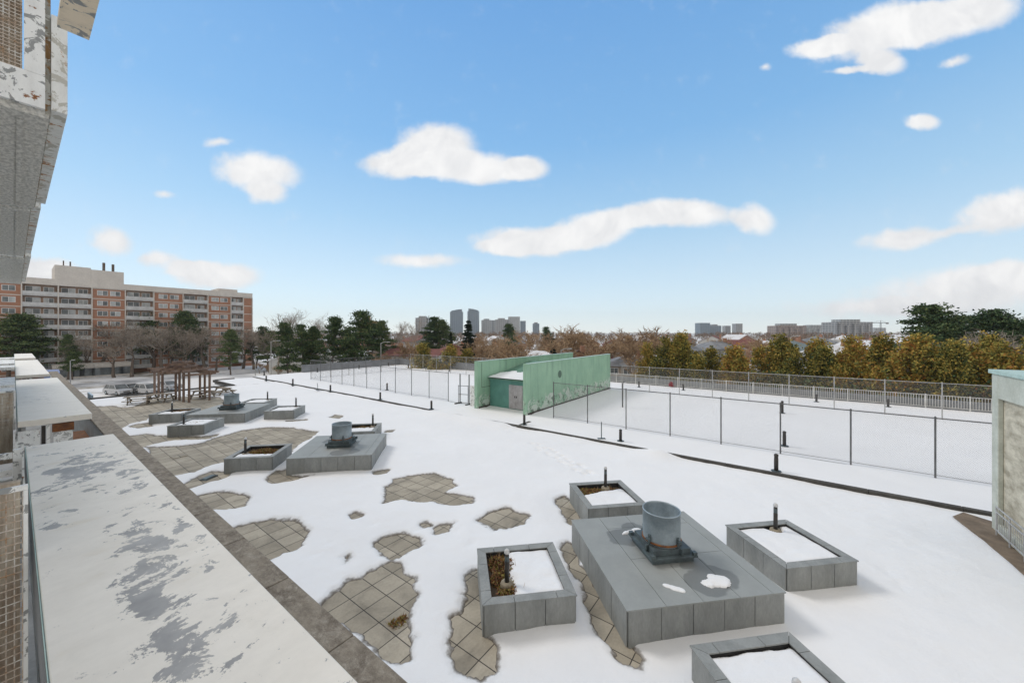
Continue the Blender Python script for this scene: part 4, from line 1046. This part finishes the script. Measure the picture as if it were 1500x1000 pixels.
def pine(seed,h,w,base=.3,n=60,sz=.34,per=70):
    rnd=random.Random(seed); tr=MB(); cr=MB()
    pts,rad,_=limb(tr,Vector((0,0,-.2)),Vector((rnd.gauss(0,.03),rnd.gauss(0,.03),1)),h*.95,h*.02,.04,rnd,.05,6,7)
    for c in range(n):
        f=1.0 if c<2 else rnd.random()**.85; z=h*(base+(1-base)*f); k=min(5,int(z/h*6)); ax=pts[k].lerp(pts[k+1],.5)
        a=rnd.uniform(0,6.283); prof=math.sin(math.pi*min(1,(f*.78+.22)))**.8
        R_=w*prof*rnd.uniform(.25,1.05); q=Vector((ax.x+R_*math.cos(a),ax.y+R_*math.sin(a),z))
        tr.tube([(ax.x,ax.y,z-.25*R_),tuple(q)],[.06,.015],3,False)
        cw=rnd.uniform(.55,1.05)*h*.075
        for j in range(per):
            g=Vector((rnd.gauss(0,1),rnd.gauss(0,1),rnd.gauss(.1,.3)))*cw*.72
            tuft(cr,rnd,q+g,sz*rnd.uniform(.7,1.25),.7,Vector((0,0,.5)))
    return tr,cr
def cedar(seed,h,w,base=.17,n=330,sz=.19,per=26):
    rnd=random.Random(seed); tr=MB(); cr=MB(); st=[]
    for k in range(rnd.choice((2,3))):
        a=rnd.uniform(0,6.28); d=Vector((.12*math.cos(a),.12*math.sin(a),1)).normalized(); hh=h*rnd.uniform(.72,1.0) if k else h
        pts,rad,_=limb(tr,Vector((.3*math.cos(a),.3*math.sin(a),-.2)),d,hh*.96,.13,.02,rnd,.03,6,6); st.append((pts,hh))
    for c in range(n):
        pts,hh=rnd.choice(st); f=rnd.random()**.9
        zf=base+(1-base)*f; k=min(5,int(zf*6)); ax=pts[k].lerp(pts[k+1],zf*6-k)
        prof=(1-f)**.8*(.55+.45*min(1,f*4+.2)); a=rnd.uniform(0,6.283); R_=w*prof*math.sqrt(rnd.uniform(.12,1.0))*rnd.uniform(.8,1.15)
        q=ax+Vector((R_*math.cos(a),R_*math.sin(a),.15*R_)); d=Vector((math.cos(a),math.sin(a),.55)).normalized()
        tr.tube([(ax.x,ax.y,ax.z-.2),tuple(q)],[.025,.008],3,False)
        for j in range(per):
            u=rnd.uniform(-.5,.8); p=q+d*u*.8+Vector((rnd.gauss(0,.15),rnd.gauss(0,.15),rnd.gauss(0,.2)))
            tuft(cr,rnd,p,sz*rnd.uniform(.6,1.25),.8,d)
    return tr,cr
PT={}
def tree_proto(key,fn,bark,leaf):
    tr,cr=fn; PT[key]=(tr.mesh('trunk',bark,True),cr.mesh('crown',leaf))
def tree(key,name,label,cat,loc_,h,href,rz,group,wx=1.0):
    o=thing(name,label,cat,loc_,rz,group); k=h/href; o.scale=(k*wx,k*wx,k)
    link('trunk',PT[key][0],o); link('crown',PT[key][1],o); return o
for i in range(4): tree_proto('bare%d'%i,bare_tree(40+i,10,.24,.8,.42,.022,4,3,.015),M['bark'],M['twig'])
for i in range(3): tree_proto('tall%d'%i,bare_tree(60+i,14,.34,.5,.75,.016,4,3,.017),M['barkpale'],M['twig'])
for i in range(4): tree_proto('brown%d'%i,bare_tree(80+i,9,.2,.8,.55,.02,4,6,.017,3),M['barkpale'],M['twigbrown'])
for i in range(4): tree_proto('cedar%d'%i,cedar(100+i,10,2.7),M['barkpale'],M['cedar'])
for i in range(3): tree_proto('pine%d'%i,pine(120+i,13,3.2,.2,90,.25,85),M['bark'],M['pine'])
for i in range(2): tree_proto('spruce%d'%i,conifer(140+i,13,3.5,.05,10500,.30,.3,.9,30),M['bark'],M['spruce'])
rt=random.Random(77)
def top_h(y,Y): return H-(y-HY)*Y/F-GRADE
# cedars behind the picket fence
ced=[(948,502,0),(966,492,1),(990,487,2),(1012,500,3),(1027,515,0),
     (1056,508,1),(1078,505,2),(1102,508,3),(1130,490,0),(1152,506,1),
     (1193,505,2),(1212,496,3),(1232,492,1),(1256,494,0),(1279,491,2),(1304,495,1),(1326,492,3),(1350,490,0),
     (1373,498,2),(1396,503,3),(1420,498,1),(1444,502,0),(1470,490,2),(1496,494,3),(1525,490,1)]
for i,(x,y,k) in enumerate(ced):
    s=51+(i%3)*1.1; t=t_on_s(x,s); p=W(s,t,GRADE); h=top_h(y,p.y)*1.03
    tree('cedar%d'%k,'cedar_tree','golden green cedar behind the picket railing, '+ORD[i]+' from the green walls','tree',p,h,10,rt.uniform(0,6.28),'cedars in a row behind the white picket railing',.84*rt.uniform(.82,1.15))
# lower dark green hedge plants at their feet
hedge=MB(); rh=random.Random(6)
for i in range(5200):
    t=rh.uniform(-26,11); p=Vector((49+rh.gauss(0,.6),t,GRADE+1.5+abs(rh.gauss(0,2.3))))
    if fbm(np.array([t*.35]),np.array([1.0]),5,3)[0]<-.12: continue
    tuft(hedge,rh,p,.26,.8)
o=hedge.build('undergrowth',M['pine']); o.rotation_euler=(0,0,ROT); tag(o,'dark green undergrowth below the cedars behind the picket railing','undergrowth',None,'stuff')

# bare row before the brick block (street level)
row=[(100,556,500),(146,549,462),(167,553,482),(193,552,476),(222,546,465),(236,549,470),(250,543,472),(272,546,480),(283,543,476),(300,544,470),(316,543,488),(336,541,486),(356,540,474),(372,541,478),(392,543,482),(128,551,478),(410,540,490)]
for i,(x,y,ty) in enumerate(sorted(row)):
    p=P(x,y,GRADE); h=max(5,top_h(ty,p.y)+rt.uniform(-.5,.5))
    tree('bare%d'%(i%4),'bare_tree','bare spreading tree before the brick block, '+ORD[i]+' from the left','tree',p,h,10,rt.uniform(0,6.28),'bare trees along the street before the brick block',1.15)
for i,(x,Y,ty,k,w) in enumerate([(12,86,462,0,1.3),(48,92,460,1,1.25),(70,100,478,2,1.0),(106,90,492,1,.7),(338,100,484,2,.8),(228,112,455,0,1.2),(262,114,460,1,.95),(284,112,458,2,.95),(402,112,486,0,1.1),(375,118,480,1,1.0)]):
    p=PY(x,Y,GRADE)
    tree('pine%d'%k,'pine_tree',['dark green pine at the far left edge','broad green pine beside the overhead balconies at the left','smaller pine right of the broad left pine','low green pine among bare trees left of the pergola','low pine before the right part of the brick block','tall pine rising behind the bare row before the brick block','pine with thin crown right of the tall one before the brick block','third pine top above the bare row before the brick block','dark pine at the right end of the brick block','low pine behind the bare trees right of the brick block'][i],'tree',p,top_h(ty,Y),13,rt.uniform(0,6.28),'pines before the brick block',w)
# mid left group
for i,(x,Y,ty,k,lab) in enumerate([(408,92,446,0,'tall slim bare tree, first right of the brick block'),(420,100,455,1,'slim bare tree just right of the tallest bare one'),(452,90,453,2,'tall round bare tree above the dark conifers left of the courts'),(596,150,462,0,'wide pale bare tree behind the orange tower block'),(585,140,470,1,'small pale bare tree left of the wide pale one')]):
    tree('tall%d'%k,'bare_tree',lab,'tree',PY(x,Y,GRADE),top_h(ty,Y),14,rt.uniform(0,6.28),'tall bare trees on the horizon',1.1)
for i,(x,Y,ty,k,w,kind) in enumerate([(422,88,475,0,.8,'pine'),(446,84,478,1,.8,'pine'),(465,86,480,2,.8,'pine'),(487,82,467,0,.85,'pine'),(516,80,459,1,.95,'pine'),(542,92,476,2,.8,'pine'),(564,100,472,0,.8,'pine'),(632,118,466,1,1.0,'pine'),(655,120,470,2,.9,'pine'),(686,82,470,0,.95,'spruce'),(660,70,486,1,.5,'spruce'),(810,80,495,1,.75,'spruce'),(748,140,476,0,.9,'pine'),(805,170,480,1,.9,'pine')]):
    lab=['dark pine with leaning crown left of the round bare tree','dark pine under the tall round bare tree','narrow dark pine right of the round bare tree','tall dark pine left of the two toned one','tallest dark green pine left of the orange tower block','dark pine in front of the orange tower block','small dark pine right of the orange tower block','dark round pine behind the red roof','dark pine left of the skyline towers','large dark spruce below the skyline towers','small pointed spruce left of the large dark one','dark pointed spruce behind the green walls','dark pine top below the wide skyline block','dark pine top on the horizon right of the skyline'][i]
    tree(kind+str(k),kind+'_tree',lab,'tree',PY(x,Y,GRADE),top_h(ty,Y),13,rt.uniform(0,6.28),None,w)
# golden shrubs left of spruce
for i,(x,Y,ty) in enumerate([(624,66,500),(648,64,502),(672,66,508)]):
    tree('cedar%d'%i,'cedar_tree','yellow green cedar before the white walled house, '+ORD[i]+' from the left','tree',PY(x,Y,GRADE),top_h(ty,Y),10,i,'yellow green cedars left of the large spruce',1.1)
# brown twiggy trees behind the green walls
bt=[(742,66,490),(762,62,488),(728,80,492),(700,98,486),(840,90,485),(868,74,470),(880,86,488),(925,64,476),(940,70,485),(905,95,486),(820,110,484),(790,120,482),(850,130,482),(572,72,492),(955,100,486),(1040,130,492),(1100,110,492),(1180,120,490),(985,120,490)]
for i,(x,Y,ty) in enumerate(bt):
    tree('brown%d'%(i%4),'bare_tree','orange brown twiggy bare tree before the distant houses, '+ORD[sorted(q[0] for q in bt).index(x)]+' from the left','tree',PY(x,Y,GRADE),top_h(ty,Y),9,rt.uniform(0,6.28),'orange brown bare trees among the houses',1.25)
# right pines
for i,(x,Y,ty,k,w,lab) in enumerate([(1382,62,450,0,1.25,'large dark pine rising above the cedars at the right'),(1430,64,466,1,1.1,'second dark pine above the cedars, right of the largest'),(1488,58,456,2,1.2,'dark pine cut by the right edge above the concrete enclosure'),(1505,60,472,0,1.1,'lower pine behind the one at the right edge'),(1356,70,474,2,.7,'small pine left of the largest right hand pine')]):
    tree('pine%d'%k,'pine_tree',lab,'tree',PY(x,Y,GRADE),top_h(ty,Y),13,rt.uniform(0,6.28),'pines above the cedars at the right',w)
for i,(x,Y,ty) in enumerate([(1404,52,478),(1436,54,482),(1460,52,484),(1382,54,486)]):
    tree('tall%d'%(i%3),'bare_tree','pale bare tree among the right hand pines, '+ORD[[1,2,3,0][i]]+' from the left','tree',PY(x,Y,GRADE),top_h(ty,Y),14,rt.uniform(0,6.28),'pale bare trees among the right hand pines',1.6)
# small shrubs on the snow before the street
for i,(x,y) in enumerate([(395,549),(408,552),(418,548),(430,550),(380,547),(640,535)]):
    p=P(x,y,GRADE); tree('brown%d'%(i%4),'bare_shrub','low twiggy shrub on the snow left of the courts, '+ORD[[1,2,3,4,0,5][i]]+' from the left','shrub',p,3.2,9,i,'twiggy shrubs left of the courts',1.3)
# far woodland
fw=MB(); rw=random.Random(12)
for c in range(1500):
    Y=rw.uniform(190,900)**1.0; x=rw.uniform(-100,1650); q=PY(x,Y,GRADE)
    hh=rw.uniform(6.5,11.5)+(1.2 if Y>500 else 0); cw=rw.uniform(3.,6.)
    sz=Y/520.0
    nn=int(30+22*min(1,300/Y))
    for j in range(nn):
        z=hh*(.25+.75*rw.random()**.7); k_=cw*math.sqrt(max(.05,1-((z/hh-.6)/.55)**2))
        p=q+Vector((rw.gauss(0,.5)*k_,rw.gauss(0,.5)*k_,z)); d=Vector((rw.gauss(0,.5),rw.gauss(0,.5),1)).normalized()*rw.uniform(1.2,2.4)*(.6+.5*sz)
        s=Vector((rw.gauss(0,1),rw.gauss(0,1),0)).normalized()*(.13+.22*sz)
        fw.add([p-s,p+s,p+d],[(0,1,2)])
o=fw.build('far_woodland',M['wood']); tag(o,'brown leafless woodland stretching along the whole horizon','woodland',None,'stuff')

# ------------------------------------------------------------------ houses
def house(x,Y,w,d,eave,pitch,rz,label,wallm,roofm,hip=False,snow=False,chim=True,garage=False,big=True):
    root=thing('house',label,'house',PY(x,Y,GRADE),rz)
    b=MB(); b.box(-w/2,w/2,-d/2,d/2,-.3,eave)
    if not hip: b.prism([(-w/2,eave+.002),(w/2,eave+.002),(0,eave+w/2*pitch)],-d/2+.02,d/2-.02)
    b.build('wall',wallm,root)
    b=MB(); ov=.5; zr=eave+w/2*pitch; e0=eave-ov*pitch
    if hip:
        k=min(w,d)/2
        c=[(-w/2-ov,-d/2-ov,e0),(w/2+ov,-d/2-ov,e0),(w/2+ov,d/2+ov,e0),(-w/2-ov,d/2+ov,e0)]
        r0=(0,-d/2+k,zr) if d>=w else (-w/2+k,0,zr); r1=(0,d/2-k,zr) if d>=w else (w/2-k,0,zr)
        if d>=w: fs=[(0,1,4),(1,2,5,4),(2,3,5),(3,0,4,5),(0,3,2,1)]
        else: fs=[(0,1,5,4),(1,2,5),(2,3,4,5),(3,0,4),(0,3,2,1)]
        b.add(c+[r0,r1],fs)
    else:
        for sg in (-1,1):
            b.hexa([(sg*(w/2+ov),-d/2-ov,e0),(0,-d/2-ov,zr),(0,d/2+ov,zr),(sg*(w/2+ov),d/2+ov,e0),(sg*(w/2+ov),-d/2-ov,e0+.18),(0,-d/2-ov,zr+.18),(0,d/2+ov,zr+.18),(sg*(w/2+ov),d/2+ov,e0+.18)])
    rf=b.build('roof',M['snowroof'] if snow else roofm,root)
    if chim:
        b=MB(); b.box(w*.22,w*.22+.9,-.4,.5,eave,zr+.9); b.build('chimney',M['brick'],rf)
    nst=2 if eave>4.2 else 1
    for st_ in range(nst):
        for k_ in (-.3,.0,.3):
            if nst==1 and k_==0: continue
            b=MB(); b.mi=0; zz=.9+st_*2.7; b.box(w*k_-.75,w*k_+.75,-d/2-.06,-d/2-.003,zz,zz+1.3)
            b.mi=1; b.box(w*k_-.65,w*k_-.04,-d/2-.08,-d/2-.062,zz+.1,zz+1.2); b.box(w*k_+.04,w*k_+.65,-d/2-.08,-d/2-.062,zz+.1,zz+1.2)
            b.build('window',[M['winframe'],M['glass']],root)
        for sg in (-1,1):
            b=MB(); b.mi=0; zz=.9+st_*2.7; X_=sg*(w/2+.03); b.box(X_-.03,X_+.03,-.7,.7,zz,zz+1.3); b.mi=1; b.box(X_+sg*.035-.01,X_+sg*.035+.01,-.6,.6,zz+.1,zz+1.2)
            b.build('window',[M['winframe'],M['glass']],root)
    if garage:
        b=MB(); b.box(-w*.45,-w*.05,-d/2-.07,-d/2-.004,0,2.2); b.build('garage_door',M['winframe'],root)
    return root
M['snowroof']=pmat('snow_on_roof',(.80,.80,.82),(.62,.62,.64),.5,.9,.1)
RF={'red':pmat('red_roof',(.22,.075,.06),(.15,.055,.045),.8,.9,.2),'grey':pmat('grey_roof',(.17,.18,.20),(.30,.31,.33),.5,.9,.2),'brown':pmat('brown_roof',(.17,.115,.085),(.11,.075,.06),.8,.9,.2),'pink':pmat('pink_roof',(.36,.22,.20),(.27,.17,.155),.7,.9,.2),'teal':pmat('teal_roof',(.13,.18,.19),(.2,.25,.26),.6,.9,.2)}
WL={'white':pmat('white_wall',(.68,.68,.66),(.58,.58,.56),.6,.8,0),'brick':M['brick'],'tan':pmat('tan_wall',(.40,.34,.28),(.32,.27,.22),.6,.9,0),'pink':pmat('pink_brick',(.40,.24,.19),(.32,.19,.15),.6,.9,0),'grey':pmat('grey_wall',(.34,.34,.34),(.27,.27,.27),.6,.9,0)}
HS=[(612,98,9,15,5.6,.32,1.35,'white walled house with long red roof left of the spruce','white','red',0,0),
 (664,104,10,12,6.0,.42,.2,'brick house with red roof behind the large spruce','brick','red',0,0),
 (575,112,10,12,5.4,.4,.5,'brown roofed house behind the bare trees left of the white walled one','brick','brown',0,0),
 (436,105,12,10,4.0,.35,.4,'white house behind the dark pines left of the courts','white','grey',0,1),
 (476,112,14,9,4.2,.3,.1,'low white house behind the tall dark pines','white','grey',0,1),
 (712,110,10,10,6.0,.4,.3,'dark house with snowy roof right of the large spruce','grey','grey',0,1),
 (728,62,8,10,3.2,.5,-.5,'pink brick house with snow edged roof behind the left green wall','pink','brown',0,1),
 (790,92,11,11,4.6,.4,.6,'snow roofed house behind the middle of the green walls','tan','grey',0,1),
 (838,82,9,10,5.2,.55,.1,'red brick house with pale windows behind the right green wall','brick','brown',0,0),
 (870,88,9,10,5.4,.5,-.2,'second red brick house right behind the green wall end','brick','red',0,0),
 (917,74,8,11,5.4,.4,-.25,'tan house with grey roof just right of the green walls','tan','grey',1,0),
 (1042,62,8,12,4.0,.6,-.35,'brown gabled house with snowy roof side between the cedar groups','tan','brown',0,1),
 (1000,120,12,10,6,.35,.4,'grey roofed house above the first cedars','grey','grey',1,0),
 (1048,128,14,11,6.2,.35,.1,'wide blue grey hipped roof house above the cedar gap','grey','grey',1,0),
 (1085,140,11,10,6.4,.4,.6,'red roofed house right of the blue grey hipped roof','brick','red',0,0),
 (1156,118,14,11,6.2,.4,.2,'teal grey roofed house above the middle cedars','grey','teal',1,0),
 (1182,70,7,9,5.0,.45,-.5,'white house with grey roof between the cedar groups','white','grey',0,0),
 (1222,95,11,11,6.2,.4,.1,'grey roofed white house behind the right cedars','white','grey',1,1),
 (1265,120,13,10,6.6,.35,.2,'pale roofed house under the far right apartment block','white','brown',0,1),
 (1312,128,13,10,6.8,.35,-.2,'house with snowy roof under the crane','tan','grey',0,1),
 (1408,62,18,14,5.6,.3,-.2,'large pink roofed house behind the right cedars','pink','pink',1,0),
 (1492,60,12,12,5.6,.3,.3,'pink roofed house at the right edge','pink','pink',1,0)]
for h_ in HS:
    house(h_[0],h_[1],h_[2],h_[3],h_[4],h_[5],h_[6],h_[7],WL[h_[8]],RF[h_[9]],bool(h_[10]),bool(h_[11]),garage=h_[0] in (917,1182))
rf_=random.Random(21); far=[]
for i in range(26): far.append((470+i*36+rf_.uniform(-9,9),rf_.uniform(165,260)))
far=[f for f in far if f[0]<1380]
for i,(x,Y) in enumerate(far):
    house(x,Y,rf_.uniform(10,14),rf_.uniform(10,14),rf_.uniform(5.6,7.2),rf_.uniform(.35,.5),rf_.uniform(-.8,.8),'small distant house just below the horizon, '+ORD[i]+' from the left',rf_.choice(list(WL.values())),RF[rf_.choice(['red','brown','grey','brown'])],rf_.random()<.4,rf_.random()<.4)
# ------------------------------------------------------------------ skyline
TM={'blue':towermat('blue_tower',(.20,.25,.30),(.10,.14,.19)),'grey':towermat('grey_tower',(.36,.36,.36),(.14,.15,.17)),'pale':towermat('pale_tower',(.46,.47,.47),(.22,.24,.26)),'orange':towermat('orange_tower',(.48,.24,.09),(.16,.1,.06),5,2.9,.3),'brown':towermat('brown_tower',(.36,.28,.24),(.15,.13,.13))}
SK=[(669,18,453,1250,'blue','left twin skyscraper with slanted crown',2),(693.5,16,452,1250,'blue','right twin skyscraper with slanted crown',2),(713,15,467,1300,'pale','pale rounded tower right of the twin skyscrapers',1),
 (721,8,469,1350,'grey','slim grey tower left of the wide skyline block',0),(735,19,466,1150,'grey','left half of the wide grey skyline block',1),(753,17,464,1160,'pale','right half of the wide grey skyline block',0),
 (766,8,470,1300,'blue','slim blue tower just right of the wide block',0),(785,9,472,1350,'blue','lone slim tower at the right end of the skyline',1),
 (620,18,463,900,'grey','grey tower behind the pines right of the orange block',1),(537,17,463.5,430,'orange','orange brick tower block above the left pines',1),(547,11,470,432,'orange','lower wing of the orange tower block',0),
 (1029,15,473,1200,'blue','blue glass tower left of the right hand horizon',0),(1045,16,475,1220,'blue','lower blue glass tower beside the taller one',1),(1064,8,477,1300,'grey','small grey tower between the blue glass pair and the lone one',0),(1080,9.5,474,1250,'grey','lone grey tower right of the blue glass pair',0),
 (1152,42,474,800,'brown','wide brownish apartment slab on the right horizon',1),(1193,38,476,820,'pale','pale stepped apartment slab right of the brownish one',1),(1240,53,468,640,'grey','tall grey apartment slab left of the crane',1),(1283,16,480,1200,'pale','pale tower behind the crane',0)]
for x,w,ty,Y,mt,lab,cr in SK:
    ww=w*Y/F; zt=H+(HY-ty)*Y/F; dd=min(ww,30)
    root=thing('tower_block',lab,'tower',PY(x,Y,GRADE),rt.uniform(-.06,.06)); hh=zt-GRADE
    body=hh-(4.5 if cr==1 else (9 if cr==2 else 0))
    b=MB(); b.box(-ww/2,ww/2,-dd/2,dd/2,-1,body)
    if w>30:
        for k_ in range(5): q=-ww/2+ww*(k_+.5)/5; b.box(q-ww*.06,q+ww*.06,-dd/2-2.2,-dd/2-.01,-1,body-3-(k_%2)*3)
    b.build('wall',TM[mt],root)
    if cr==1:
        b=MB(); b.box(-ww*.3,ww*.25,-dd*.3,dd*.3,body+.01,hh); b.build('penthouse',TM['pale' if mt!='orange' else 'orange'],root)
    if cr==2:
        b=MB(); s_=1 if x<680 else -1
        b.prism([(-ww*.42,body+.01),(ww*.42,body+.01),(ww*.42,hh if s_>0 else body+3),(0,hh-2),(-ww*.42,body+3 if s_>0 else hh)],-dd*.4,dd*.4); b.build('crown',TM['blue'],root)
root=thing('tower_crane','thin tower crane on the right horizon','crane',PY(1290,700,GRADE),.2)
zc=H+(HY-473)*700/F-GRADE
b=MB()
for sx in (-.8,.8):
    for sy in (-.8,.8): b.tube([(sx,sy,0),(sx,sy,zc)],.22,4)
for i in range(10): b.tube([(-.8,-.8,i*zc/10),(.8,-.8,(i+1)*zc/10)],.14,4)
b.build('mast',M['fence'],root)
b=MB(); b.box(-29,19,-.6,.6,zc,zc+1.1); b.tube([(0,0,zc+1),(0,0,zc+5)],.4,5); b.tube([(0,0,zc+5),(-18,0,zc+1)],.15,4); b.tube([(0,0,zc+5),(15,0,zc+1)],.15,4); b.build('jib',M['fence'],root)
b=MB(); b.box(14,18,-1,1,zc-2.2,zc-.01); b.build('counterweight',M['concrete_grey'],root)
# lamp posts and poles
def pole(x,Y,ty,label,cat='street lamp',arm=1.2):
    root=thing('street_lamp',label,cat,PY(x,Y,GRADE),rt.uniform(-.4,.4)); h=top_h(ty,Y)
    b=MB(); b.tube([(0,0,0),(0,0,h)],[.11,.07],8); b.build('pole',M['fencelight'],root)
    b=MB(); b.tube([(0,0,h-.1),(arm*.5,0,h+.15),(arm,0,h+.15)],.05,6); b.box(arm-.1,arm+.5,-.14,.14,h+.08,h+.24); b.build('lamp_head',M['fencelight'],root)
pole(397,78,500,'white street lamp right of the brick block among the pines'); pole(558,74,502,'pale street lamp beyond the back corner of the left court')
pole(822,58,512,'pale pole rising behind the farther green wall'); pole(1158,60,493,'pale pole between the right cedar groups'); pole(966,50,528,'grey pole in front of the first cedars'); pole(103,80,528,'white lamp before the entrance of the brick block'); pole(374,80,521,'short white lamp right of the bare row')

# ------------------------------------------------------------------ sky, sun, haze, camera
w=bpy.data.worlds.new('World'); scene.world=w; w.use_nodes=True; nt=w.node_tree; n=N(nt)
bg=nt.nodes['Background']
SUN_EL=R(44); SUN_DIR=Vector((-.88,.47,0)).normalized()
sky=n.new('ShaderNodeTexSky',sky_type='NISHITA'); sky.sun_disc=False; sky.sun_elevation=SUN_EL
sky.sun_rotation=math.atan2(SUN_DIR.x,SUN_DIR.y); sky.air_density=1.0; sky.dust_density=.1; sky.ozone_density=2.0; sky.altitude=100
CLOUDS=[(1290,45,115,42,-.25,1),(1400,25,120,40,-.25,1),(1205,68,65,16,-.15,.8),(1290,92,42,20,0,.9),(1240,102,40,8,-.1,.6),
 (1352,178,34,17,.1,.8),(375,248,82,36,.1,.85),(390,282,40,20,.1,.7),(640,212,72,42,0,1),(600,235,85,28,-.1,1),(690,245,100,28,.05,1),(770,246,42,20,0,.9),
 (985,314,115,26,0,1),(870,335,85,32,-.2,1),(780,354,105,26,0,1),(1105,318,42,26,.3,.75),(740,362,55,15,0,.6),(615,384,85,14,0,.6),
 (165,354,45,28,.4,.75),(235,383,45,14,0,.55),(320,403,80,26,0,1),(275,392,50,14,-.2,.6),(60,398,70,26,0,.9),
 (1475,308,85,40,-.2,1),(1320,350,85,19,-.08,.75),(1400,338,45,10,-.2,.4),(1420,425,190,46,-.06,.75),(1470,405,100,30,-.1,.7),(1290,452,170,20,0,.55),
 (320,206,30,9,-.1,.42),(240,285,25,8,.05,.4),(1120,100,14,8,0,.4),(1400,88,32,10,-.2,.45)]
tc=n.new('ShaderNodeTexCoord'); sp=n.new('ShaderNodeSeparateXYZ'); n.L(tc.outputs['Generated'],sp.inputs[0])
yy=n.math('MAXIMUM',sp.outputs[1],.05); u=n.math('DIVIDE',sp.outputs[0],yy); v=n.math('DIVIDE',sp.outputs[2],yy)
cb=n.new('ShaderNodeCombineXYZ'); n.L(u,cb.inputs[0]); n.L(v,cb.inputs[1])
nz=n.new('ShaderNodeTexNoise'); n.L(cb.outputs[0],nz.inputs['Vector']); nz.inputs['Scale'].default_value=7; nz.inputs['Detail'].default_value=7; nz.inputs['Roughness'].default_value=.55
wr=n.new('ShaderNodeVectorMath',operation='MULTIPLY_ADD'); sb_=n.new('ShaderNodeVectorMath',operation='SUBTRACT'); n.L(nz.outputs['Color'],sb_.inputs[0]); sb_.inputs[1].default_value=(.5,.5,.5)
n.L(sb_.outputs[0],wr.inputs[0]); wr.inputs[1].default_value=(.06,.045,0); n.L(cb.outputs[0],wr.inputs[2])
tot=None
for (cx_,cy_,a,b_,rot,wt) in CLOUDS:
    mp=n.new('ShaderNodeMapping',vector_type='TEXTURE'); n.L(wr.outputs[0],mp.inputs[0])
    mp.inputs['Location'].default_value=((cx_-750)/F,(HY-cy_)/F,0); mp.inputs['Rotation'].default_value=(0,0,-rot)
    mp.inputs['Scale'].default_value=(a/F,b_/F,1)
    ln=n.new('ShaderNodeVectorMath',operation='LENGTH'); n.L(mp.outputs[0],ln.inputs[0])
    k_=n.math('MULTIPLY_ADD',ln.outputs['Value'],-1,1,True); k_=n.math('MULTIPLY',k_,wt)
    tot=k_ if tot is None else n.math('ADD',tot,k_)
nf=n.noise(cb.outputs[0],14,11,.66)
dens=n.math('ADD',tot,n.math('MULTIPLY_ADD',nf,.54,-.27))
mr=n.new('ShaderNodeMapRange',interpolation_type='SMOOTHSTEP'); n.L(dens,mr.inputs[0]); mr.inputs[1].default_value=.02; mr.inputs[2].default_value=.46
front=n.math('GREATER_THAN',sp.outputs[1],.06); cov=n.math('MULTIPLY',mr.outputs[0],front)
CLW=5.4
ccol=n.mix(n.ramp(n.noise(cb.outputs[0],9,6,.6,.5),[(.35,0.0),(.62,1.0)]),(CLW*.84,CLW*.85,CLW*.87),n.ramp(dens,[(.1,(CLW*.9,CLW*.92,CLW*.95)),(.6,(CLW,CLW,CLW))]))
grad=n.ramp(sp.outputs[2],[(0.0,(4.6,5.1,5.4)),(.10,(3.8,4.7,5.3)),(.28,(2.3,3.7,5.0)),(.45,(1.35,2.85,4.75)),(.66,(.95,2.3,4.4))])
skc=n.mix(.85,sky.outputs[0],grad)
# unseen pale cloud deck, added overhead and behind the photographer for neutral soft light
mb_=n.new('ShaderNodeMapRange',interpolation_type='SMOOTHSTEP'); n.L(sp.outputs[1],mb_.inputs[0]); mb_.inputs[1].default_value=.42; mb_.inputs[2].default_value=.0
mz_=n.new('ShaderNodeMapRange',interpolation_type='SMOOTHSTEP'); n.L(sp.outputs[2],mz_.inputs[0]); mz_.inputs[1].default_value=.70; mz_.inputs[2].default_value=.9
dk_=n.noise(tc.outputs['Generated'],2.5,6,.6)
deck=n.math('MULTIPLY',n.math('MAXIMUM',mb_.outputs[0],mz_.outputs[0]),n.ramp(dk_,[(.25,.55),(.5,1.0)]))
skc=n.mix(deck,skc,(4.6,4.35,4.0))
fin=n.mix(cov,skc,ccol); n.L(fin,bg.inputs['Color']); bg.inputs['Strength'].default_value=.12
SKYMIX=skc
hm=bpy.data.materials.new('haze'); hm.use_nodes=True; hn=hm.node_tree; hn.nodes.remove(hn.nodes['Principled BSDF'])
pv=hn.nodes.new('ShaderNodeVolumePrincipled'); pv.inputs['Color'].default_value=(.93,.96,1,1); pv.inputs['Density'].default_value=.00016; pv.inputs['Anisotropy'].default_value=.1
hn.links.new(pv.outputs[0],hn.nodes['Material Output'].inputs['Volume'])
b=MB(); b.box(-2600,2600,-60,1700,GRADE-1,95); o=b.build('haze',hm); o['kind']='stuff'
sl=bpy.data.lights.new('sun','SUN'); sl.energy=.85; sl.angle=R(16); sl.color=(1,.95,.88)
so=bpy.data.objects.new('sun',sl); COL.objects.link(so)
dv=Vector((SUN_DIR.x*math.cos(SUN_EL),SUN_DIR.y*math.cos(SUN_EL),math.sin(SUN_EL))); so.rotation_euler=dv.to_track_quat('Z','Y').to_euler()
cam=bpy.data.cameras.new('camera'); co=bpy.data.objects.new('camera',cam); COL.objects.link(co); scene.camera=co
co.location=(0,0,H); co.rotation_euler=(R(90),0,0); cam.sensor_width=36; cam.lens=36*F/1500; cam.shift_y=-13/1500
cam.clip_start=.05; cam.clip_end=12000
vs_=scene.view_settings; vs_.view_transform='Standard'; vs_.look='None'; vs_.gamma=1; vs_.exposure=.58; vs_.use_curve_mapping=False
